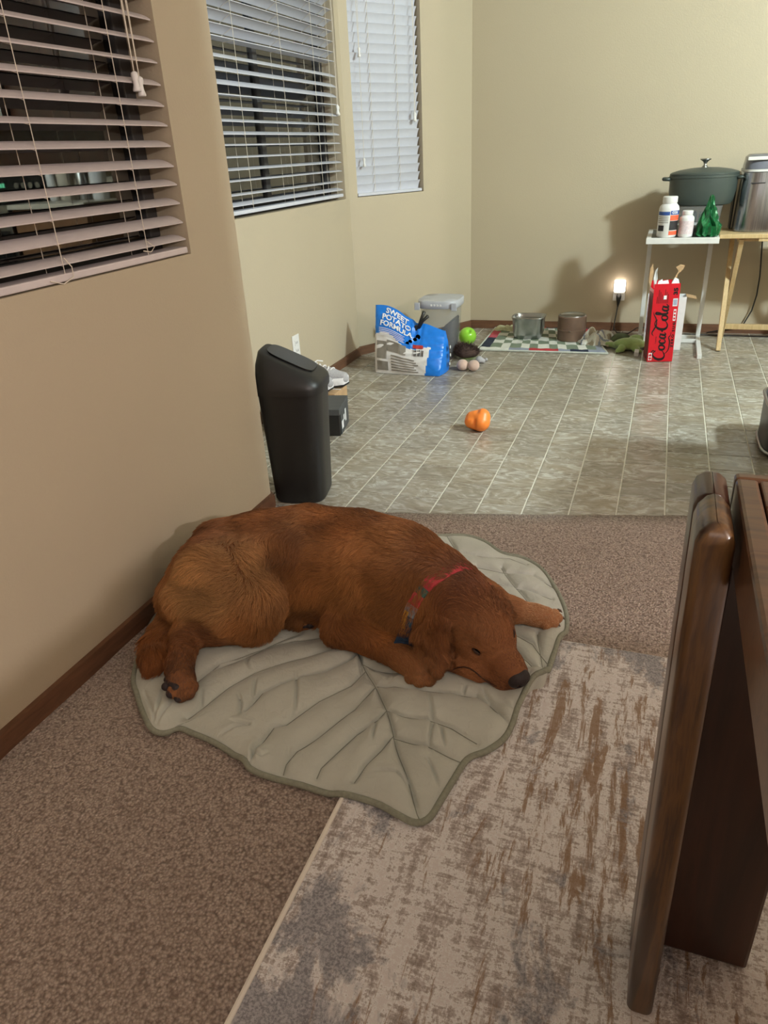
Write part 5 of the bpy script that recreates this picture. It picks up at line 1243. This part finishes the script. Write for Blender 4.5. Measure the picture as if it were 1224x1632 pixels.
# --- things on the side table
def bottle(name, px, r, h, Y, label, wraps):
    c = onY(px, 372, Y); c = np.array([c[0], Y, tz+.001]); root = empty(name, c, label, 'bottle')
    m = MB(); m.lathe([(r*.92, 0), (r, .006), (r, h*.70), (r*.93, h*.76), (r*.72, h*.82), (r*.64, h*.84)], c, 28); m.build('body', M['white_plastic'], root, angle=40)
    m = MB(); m.lathe([(r*.72, h*.84), (r*.74, h*.85), (r*.74, h*.985), (r*.68, h)], c, 28); m.build('cap', M['white_plastic'], root, angle=40)
    for (a0, a1, z0, z1, mt) in wraps:
        m = MB(); n = 10; vs = []
        for i in range(n+1):
            a = math.radians(a0+(a1-a0)*i/n); rr = r+.0009; vs += [(c[0]+rr*math.sin(a), c[1]-rr*math.cos(a), c[2]+z0*h), (c[0]+rr*math.sin(a), c[1]-rr*math.cos(a), c[2]+z1*h)]
        m.add(vs, [(2*i, 2*i+2, 2*i+3, 2*i+1) for i in range(n)]); m.build('label', M[mt], root)
    return root, c
rb_, c_ = bottle('pill_bottle', 1062, .050, .198, 4.35, 'large white pill bottle with red and blue label at left on the white table',
 [(-70, 8, .55, .64, 'print_blue'), (12, 80, .56, .66, 'print_blue'), (12, 80, .42, .55, 'print_orange'), (12, 80, .18, .41, 'print_dark'), (12, 80, .06, .16, 'print_orange'), (-60, -20, .16, .30, 'print_dark')])
for k in range(4):
    m = MB(); vs = []
    for i in range(9): a = math.radians(-65+(68)*i/8); vs += [(c_[0]+.0509*math.sin(a), c_[1]-.0509*math.cos(a), c_[2]+.198*(.50-.045*k)), (c_[0]+.0509*math.sin(a), c_[1]-.0509*math.cos(a), c_[2]+.198*(.515-.045*k))]
    m.add(vs, [(2*i, 2*i+2, 2*i+3, 2*i+1) for i in range(8)]); m.build('label_line', M['print_grey'], rb_)
vs, fs = text_mesh('COS', .016, .0006)
m = MB().add([(c_[0]+.0516*math.sin(math.radians(38)+q[0]/.05), c_[1]-.0516*math.cos(math.radians(38)+q[0]/.05), c_[2]+.121+q[1]*1.0) for q in vs], fs); m.build('lettering', M['print_white'], rb_)
M['pink_print'] = plain('faded_pink_print', rgb(222, 204, 208), .6, var=.15, scale=120)
bottle('pill_bottle', 1092, .036, .128, 4.34, 'small white pill bottle in front of the white bowl', [(-75, 75, .12, .62, 'pink_print')])
bc = np.array([onY(1097, 365, 4.46)[0], 4.46, tz+.001]); m = MB(); m.lathe([(.028, 0), (.030, .003), (.062, .030), (.080, .050), (.078, .051), (.058, .033), (.026, .008), (0, .006)], bc, 36)
tag(m.build('white_bowl', M['white_plastic'], smooth=True), 'shallow white bowl between the small bottle and the pot', 'bowl')
# foil tree
tc = np.array([onY(1127, 372, 4.37)[0], 4.37, tz+.001]); m = MB(); prof = []
vs = []; n = 28; rows = [(0, .052), (.01, .056), (.05, .054), (.07, .050), (.09, .040), (.11, .033), (.13, .028), (.15, .020), (.172, .013), (.19, .010), (.198, .004)]
for z, r in rows:
    for j in range(n): a = 2*PI*j/n; rr = r*(1+.16*math.sin(j*2.6+z*150)+.10*math.sin(j*5.3-z*90)); vs.append((tc[0]+rr*math.cos(a), tc[1]+rr*math.sin(a), tc[2]+z))
fs = [(i*n+j, i*n+(j+1) % n, (i+1)*n+(j+1) % n, (i+1)*n+j) for i in range(len(rows)-1) for j in range(n)]+[tuple(range(n))[::-1], tuple((len(rows)-1)*n+j for j in range(n))]
m.add(vs, fs); tag(m.build('foil_tree', M['green_foil']), 'shiny green foil tree shape at the right of the white table', 'ornament')
# clear tub with dark bags under the pot
px_c = onY(1116, 320, 4.60); PZ = float(onY(1116, 326, 4.60)[2]); pcx = float(px_c[0])
tb = empty('storage_tub', (pcx, 4.6, tz), 'clear tub of dark packets under the green pot', 'tub')
m = MB(); ringloft(m, [rring(pcx-.01, 4.6, .115, .10, tz+.001), rring(pcx-.01, 4.6, .125, .11, PZ-.006)], cap=False); m.build('tub_wall', M['clear'], tb)
m = MB(); ringloft(m, [rring(pcx-.01, 4.6, .126, .111, PZ-.006), rring(pcx-.01, 4.6, .126, .111, PZ-.001)]); m.build('lid', M['clear'], tb)
M['dark_packet'] = plain('dark_green_packet', rgb(36, 48, 44), .3, var=.5, scale=25); M['tan_packet'] = plain('tan_packet', rgb(170, 140, 112), .5, var=.3)
for (dx, w, hh, mt) in ((-.075, .035, .07, 'tan_packet'), (-.03, .04, .10, 'dark_packet'), (.02, .035, .095, 'dark_packet'), (.065, .04, .11, 'dark_packet')):
    m = MB(); m.box((pcx+dx-w*.5, 4.55, tz+.003), (pcx+dx+w*.5, 4.64, tz+.003+min(hh, PZ-tz-.02)), None, .006); m.build('packet', M[mt], tb)
# dutch oven
pt_ = empty('roasting_pot', (pcx, 4.6, PZ), 'dark green lidded pot with steel knob on top of the clear tub', 'pot')
a_, b_ = .172, .125
def el(s, z): return [(pcx+.002+a_*s*math.cos(2*PI*j/48), 4.6+b_*s*math.sin(2*PI*j/48), PZ+z) for j in range(48)]
m = MB(); ringloft(m, [el(.80, 0), el(.88, .004), el(.94, .02), el(.985, .07), el(1.0, .135), el(1.02, .137), el(1.02, .150), el(.98, .150)]); m.build('body', M['green_pot'], pt_, angle=40)
m = MB(); ringloft(m, [el(1.01, .151), el(1.01, .158), el(.97, .163), el(.75, .174), el(.4, .183), el(.05, .186)]); m.build('lid', M['green_pot'], pt_, angle=30)
m = MB(); m.lathe([(.020, .184), (.016, .188), (.008, .196), (.008, .205), (.014, .214), (.028, .222), (.027, .227), (.0, .229)], (pcx, 4.6, PZ), 24); m.build('knob', M['steel_plain'], pt_, smooth=True)
for s in (-1, 1):
    m = MB(); m.tube([(pcx+s*(a_*.97), 4.56, PZ+.132), (pcx+s*(a_+.028), 4.565, PZ+.134), (pcx+s*(a_+.030), 4.6, PZ+.134), (pcx+s*(a_+.028), 4.635, PZ+.134), (pcx+s*(a_*.97), 4.64, PZ+.132)], .009, 8); m.build('handle', M['green_pot'], pt_, smooth=True)

# --- folding pine table
pn = empty('folding_table', (.6, 4.6, 0), 'light pine folding table with crossed legs at the back right', 'table')
wx0, wx1 = .268, .90
for k in range(4):
    y = 4.425+k*.083; m = MB(); m.box((wx0, y, .606), (wx1, y+.080, .628), None, .003); m.build('top_board', M['pine'], pn)
def bar(m, a, b, w, h):
    a, b = Vector(a), Vector(b); d = (b-a); L = d.length; d.normalize(); x = Vector((1, 0, 0)); y = d.cross(x).normalized(); x = y.cross(d)
    Mx_ = Matrix(((x.x, y.x, d.x, a.x), (x.y, y.y, d.y, a.y), (x.z, y.z, d.z, a.z), (0, 0, 0, 1))); m.box((-w/2, -h/2, 0), (w/2, h/2, L), Mx_, .002)
for xa, xb in ((.352, .382), (.82, .79)):
    m = MB(); bar(m, (xa, 4.455, 0), (xa, 4.70, .605), .024, .034); m.build('leg', M['pine'], pn)
    m = MB(); bar(m, (xb, 4.80, 0), (xb, 4.47, .605), .024, .034); m.build('leg', M['pine'], pn)
m = MB(); m.box((.38, 4.775, .055), (.80, 4.80, .085), None, .002); m.build('stretcher', M['pine'], pn)
m = MB(); m.box((.36, 4.46, .588), (.81, 4.485, .606), None, .002); m.build('cross_rail', M['pine'], pn)
m = MB(); m.box((.46, 4.43, .590), (.81, 4.455, .606), None, .002); m.build('cross_rail', M['pine'], pn)

# --- ice maker
ix0 = float(onY(1169, 360, 4.50)[0]); iz = .630
ic = empty('ice_maker', (ix0+.15, 4.6, iz), 'stainless steel countertop ice maker with clear grey lid at right edge', 'appliance')
def irect(dx, dy, z): 
    cx_, cy_ = ix0+.155, 4.66; return rring(cx_, cy_, .15-dx, .155-dy, z, n=44)
m = MB(); ringloft(m, [irect(0, 0, iz), irect(0, 0, iz+.006), irect(.008, .008, iz+.285), irect(.010, .010, iz+.29)]); m.build('body', M['steel'], ic, angle=40)
m = MB(); ringloft(m, [irect(.004, .004, iz+.291), irect(.004, .004, iz+.302)]); m.build('rim', M['white_metal'], ic, angle=40)
M['smoke'] = plain('smoky_plastic', rgb(112, 114, 126), .2, var=.1)
m = MB(); ringloft(m, [irect(.010, .010, iz+.303), irect(.010, .010, iz+.315), irect(.016, .03, iz+.36), irect(.03, .06, iz+.372)]); m.build('lid', M['smoke'], ic, angle=40)
m = MB(); m.box((ix0+.02, 4.512, iz+.345), (ix0+.28, 4.532, iz+.362), None, .004); m.build('lid_handle', M['white_metal'], ic)
m = MB(); m.box((ix0+.05, 4.508, iz+.236), (ix0+.12, 4.512, iz+.240)); m.build('badge', M['print_dark'], ic)
m = MB(); m.box((ix0-.010, 4.66, iz), (ix0-.001, 4.78, iz+.26), None, .003); m.build('side_vent', M['black_plastic'], ic)
# its cord
m = MB(); P_ = [onplane(x, y, (*(CB+np.array([0, -.03])), 0), (-.04, 1, 0)) for x, y in ((1214, 372), (1214, 400), (1211, 440), (1206, 470), (1198, 495), (1184, 518))]; P_[0][2] = .63
P_ += [P_[-1]+np.array([-.06, .0, -.02]), np.array([P_[-1][0]-.2, P_[-1][1]-.02, .006])]
tag(m.tube(P_, .0042, 8).build('appliance_cord', M['black_plastic'], smooth=True), 'black cord hanging down the wall behind the pine table', 'cord')

# --- dark bin at the right edge
b0 = fl(1213, 735); Bc = (b0[0]+.14, b0[1]+.17)
sbn = empty('metal_bin', (*Bc, 0), 'low dark rounded bin with pale rim, cut off at the right edge', 'bin')
m = MB(); ringloft(m, [rring(*Bc, .125, .155, .002), rring(*Bc, .135, .165, .02), rring(*Bc, .138, .168, .185)]); m.build('body', plain('dark_metal', rgb(78, 74, 76), .35), sbn, angle=50)
m = MB(); m.tube([(x, y, .19) for x, y, _ in rring(*Bc, .140, .170, 0)], .006, 8, closed=True); m.build('rim', M['steel_plain'], sbn, smooth=True)
m = MB(); m.tube([(x, y, .02) for x, y, _ in rring(*Bc, .138, .168, 0)], .006, 8, closed=True); m.build('base_rim', M['steel_plain'], sbn, smooth=True)
m = MB(); ringloft(m, [rring(*Bc, .13, .16, .186), rring(*Bc, .12, .15, .198)]); m.build('lid', plain('dark_lid', rgb(84, 78, 80), .4), sbn, angle=50)

# --- acacia dining table
TH = .777; dt = empty('dining_table', (.8, .3, RZ), 'dark acacia wood table with broad corner leg at the right edge', 'table')
y = .770; k = 0
while y > -.45:
    m = MB(); m.box((.1205, y-.064, TH-.024), (1.5, y, TH), None, .0025); m.build('plank', M['plank'], dt); y -= .0655; k += 1
m = MB(); m.box((.098, -.45, .716), (.1195, .772, TH), None, .004); m.build('side_rail', M['plank'], dt)
m = MB(); m.box((.098, .773, .716), (1.5, .790, TH-.001), None, .004); m.build('end_rail', M['plank'], dt)
def post(m, zs_, x0f, x1f, y0, y1, rad, fa=1, fb=1):
    rings = []
    for z, ins in zs_:
        x0, x1 = x0f(z), x1f(z); r = []; n = 10; cx_ = (x0+x1)/2; hw = (x1-x0)/2-ins; 
        for j in range(n*2+2):
            a = 0
        rr_ = max(.002, min(.010, hw*.6)); ya, yb = y0+ins*fa, y1-ins*fb; hy_ = (yb-ya)/2; cy_ = (ya+yb)/2
        for qx, qy, a0 in ((1, 1, 0), (-1, 1, PI/2), (-1, -1, PI), (1, -1, 1.5*PI)):
            for j in range(6): a = a0+PI/2*j/5; r.append((cx_+qx*(hw-rr_)+rr_*math.cos(a), cy_+qy*(hy_-rr_)+rr_*math.sin(a), z))
        rings.append(r)
    ringloft(m, rings)
xf0 = lambda z: .0690-.012*z/TH; xf1 = lambda z: .1025-.010*z/TH
zl = [(RZ+.001, .006), (RZ+.008, 0), (.3, 0), (.6, 0), (TH-.016, 0), (TH-.006, .003), (TH+.001, .010), (TH+.003, .016)]
m = MB(); post(m, zl, xf0, xf1, .640, .718, .014, 1, 0); m.build('leg', M['acacia'], dt, angle=60)
m = MB(); post(m, zl, xf0, xf1, .7185, .790, .010, 0, 1); m.build('leg_board', M['dark_acacia'], dt, angle=60)
m = MB(); m.box((.104, .752, RZ+.001), (.228, .7725, .715), None, .005); m.build('leg_board', M['dark_acacia'], dt)
for (x0, y0) in ((1.38, .66), (1.38, -.42), (.10, -.44)):
    m = MB(); m.box((x0, y0, RZ+.001 if x0 < 1.58 else 0), (x0+.10, y0+.035, .716), None, .006); m.build('leg', M['acacia'], dt)

# ================================================================== KITCHEN, seen only as reflections and as what shades the floor
m = MB(); m.box((.52, 2.13, 0), (3.3, 2.235, 2.44)); struct('wall_light_block', m, M['wall'], 'unseen wall added to block the kitchen light from the living room')  # added out of view to keep kitchen lamp light off the dog area
pe = empty('kitchen_peninsula', (1.4, 2.4, 0), 'wooden kitchen peninsula just outside the right edge', 'cabinet')
m = MB(); m.box((.66, 2.24, .09), (3.2, 2.70, .86), None, .004); m.build('body', M['cabinet'], pe)
m = MB(); m.box((.625, 2.237, .862), (3.2, 2.74, .90), None, .006); m.build('worktop', M['counter'], pe)
m = MB(); m.box((.70, 2.24, .0), (3.2, 2.66, .09)); m.build('plinth', M['black_plastic'], pe)
cl_ = empty('ceiling_lamp', (KL[0], KL[1], 2.43), 'ceiling lamp in the kitchen beyond the right edge', 'lamp')
m = MB(); m.lathe([(.16, .0), (.16, .018), (.0, .02)], (KL[0], KL[1], 2.418), 28); m.build('ceiling_plate', M['steel_plain'], cl_)
rg = empty('kitchen_range', (2.25, 4.65, 0), 'black and steel kitchen range, mirrored in the near window', 'oven')
ybk = 4.855
m = MB(); m.box((1.9, 4.34, .02), (2.66, ybk, .90), None, .004); m.build('body', M['steel_plain'], rg)
m = MB(); m.box((1.93, 4.325, .30), (2.63, 4.34, .72)); m.build('oven_door', M['black_gloss'], rg)
m = MB(); m.tube([(1.96, 4.29, .76), (2.60, 4.29, .76)], .012, 10); m.build('handle', M['steel_plain'], rg)
m = MB(); m.box((1.9, 4.33, .901), (2.66, 4.855, .915)); m.build('cooktop', M['black_gloss'], rg)
m = MB(); m.box((1.9, 4.78, .915), (2.66, 4.855, 1.10), None, .004); m.build('control_panel', M['black_gloss'], rg)
for k in range(4):
    m = MB(); m.tube([(1.98+.07*k, 4.78, 1.01), (1.98+.07*k, 4.765, 1.01)], .022, 14); m.build('knob', M['steel_plain'], rg)
for k in range(3):
    m = MB(); m.box((2.32+.028*k, 4.776, 1.0), (2.34+.028*k, 4.779, 1.03)); m.build('digit', M['led_green'], rg)
m = MB(); m.box((1.22, 4.36, .0), (1.88, 4.85, .86), None, .004); m.box((2.68, 4.36, 0), (3.28, 4.85, .86), None, .004); bc_ = m.build('base_cabinet', M['cabinet']); tag(bc_, 'base cabinets either side of the kitchen range', 'cabinet')
m = MB(); m.box((1.20, 4.33, .862), (1.89, 4.855, .895), None, .004); m.build('worktop', M['counter'], bc_)
m = MB(); m.box((1.85, 4.46, 1.42), (2.70, 4.855, 1.80), None, .004); mw = m.build('microwave', M['steel_plain']); tag(mw, 'microwave above the kitchen range', 'microwave')
m = MB(); m.box((1.88, 4.452, 1.45), (2.45, 4.46, 1.77)); m.build('door', M['black_gloss'], mw)
for k in range(2):
    m = MB(); m.box((2.52+.03*k, 4.452, 1.66), (2.54+.03*k, 4.459, 1.70)); m.build('digit', M['led_blue'], mw)
for k, (x0, x1, cc_) in enumerate(((1.30, 1.42, 'white_card'), (1.46, 1.55, 'steel_plain'), (1.60, 1.72, 'counter'), (1.76, 1.83, 'white_plastic'))):
    m = MB(); m.lathe([((x1-x0)/2*.9, 0), ((x1-x0)/2, .01), ((x1-x0)/2, .18), ((x1-x0)/2*.7, .20)], ((x0+x1)/2, 4.72, .896), 20)
    tag(m.build('canister', M[cc_], angle=40), ['white', 'steel', 'cream', 'small white'][k]+' canister on the worktop beside the range', 'canister')

m = MB(); m.box((1.0, 4.53, 1.40), (1.84, 4.855, 2.30), None, .004); uc = m.build('wall_cabinet', M['dark_acacia']); tag(uc, 'dark wall cabinet left of the microwave in the kitchen', 'cabinet')
m = MB(); m.box((2.72, 4.53, 1.40), (3.28, 4.855, 2.30), None, .004); m.box((1.86, 4.53, 1.82), (2.70, 4.855, 2.30), None, .004); uc = m.build('wall_cabinet', M['dark_acacia']); tag(uc, 'dark wall cabinets above and right of the microwave', 'cabinet')
m = MB(); m.box((1.0, 4.83, 1.11), (3.28, 4.858, 1.39)); o = m.build('backsplash', M['dark_acacia']); tag(o, 'dark splashback behind the kitchen range', 'splashback')
fp = empty('floor_lamp', (LL[0], LL[1], CZ), 'warm floor lamp outside the right edge lighting the dog', 'lamp')
m = MB(); m.lathe([(.14, 0), (.14, .015), (.02, .03)], (LL[0], LL[1], CZ), 24); m.build('base', M['steel_plain'], fp)
m = MB(); m.tube([(LL[0], LL[1], CZ+.02), (LL[0], LL[1], LL[2]-.14)], .011, 10); m.build('pole', M['steel_plain'], fp)
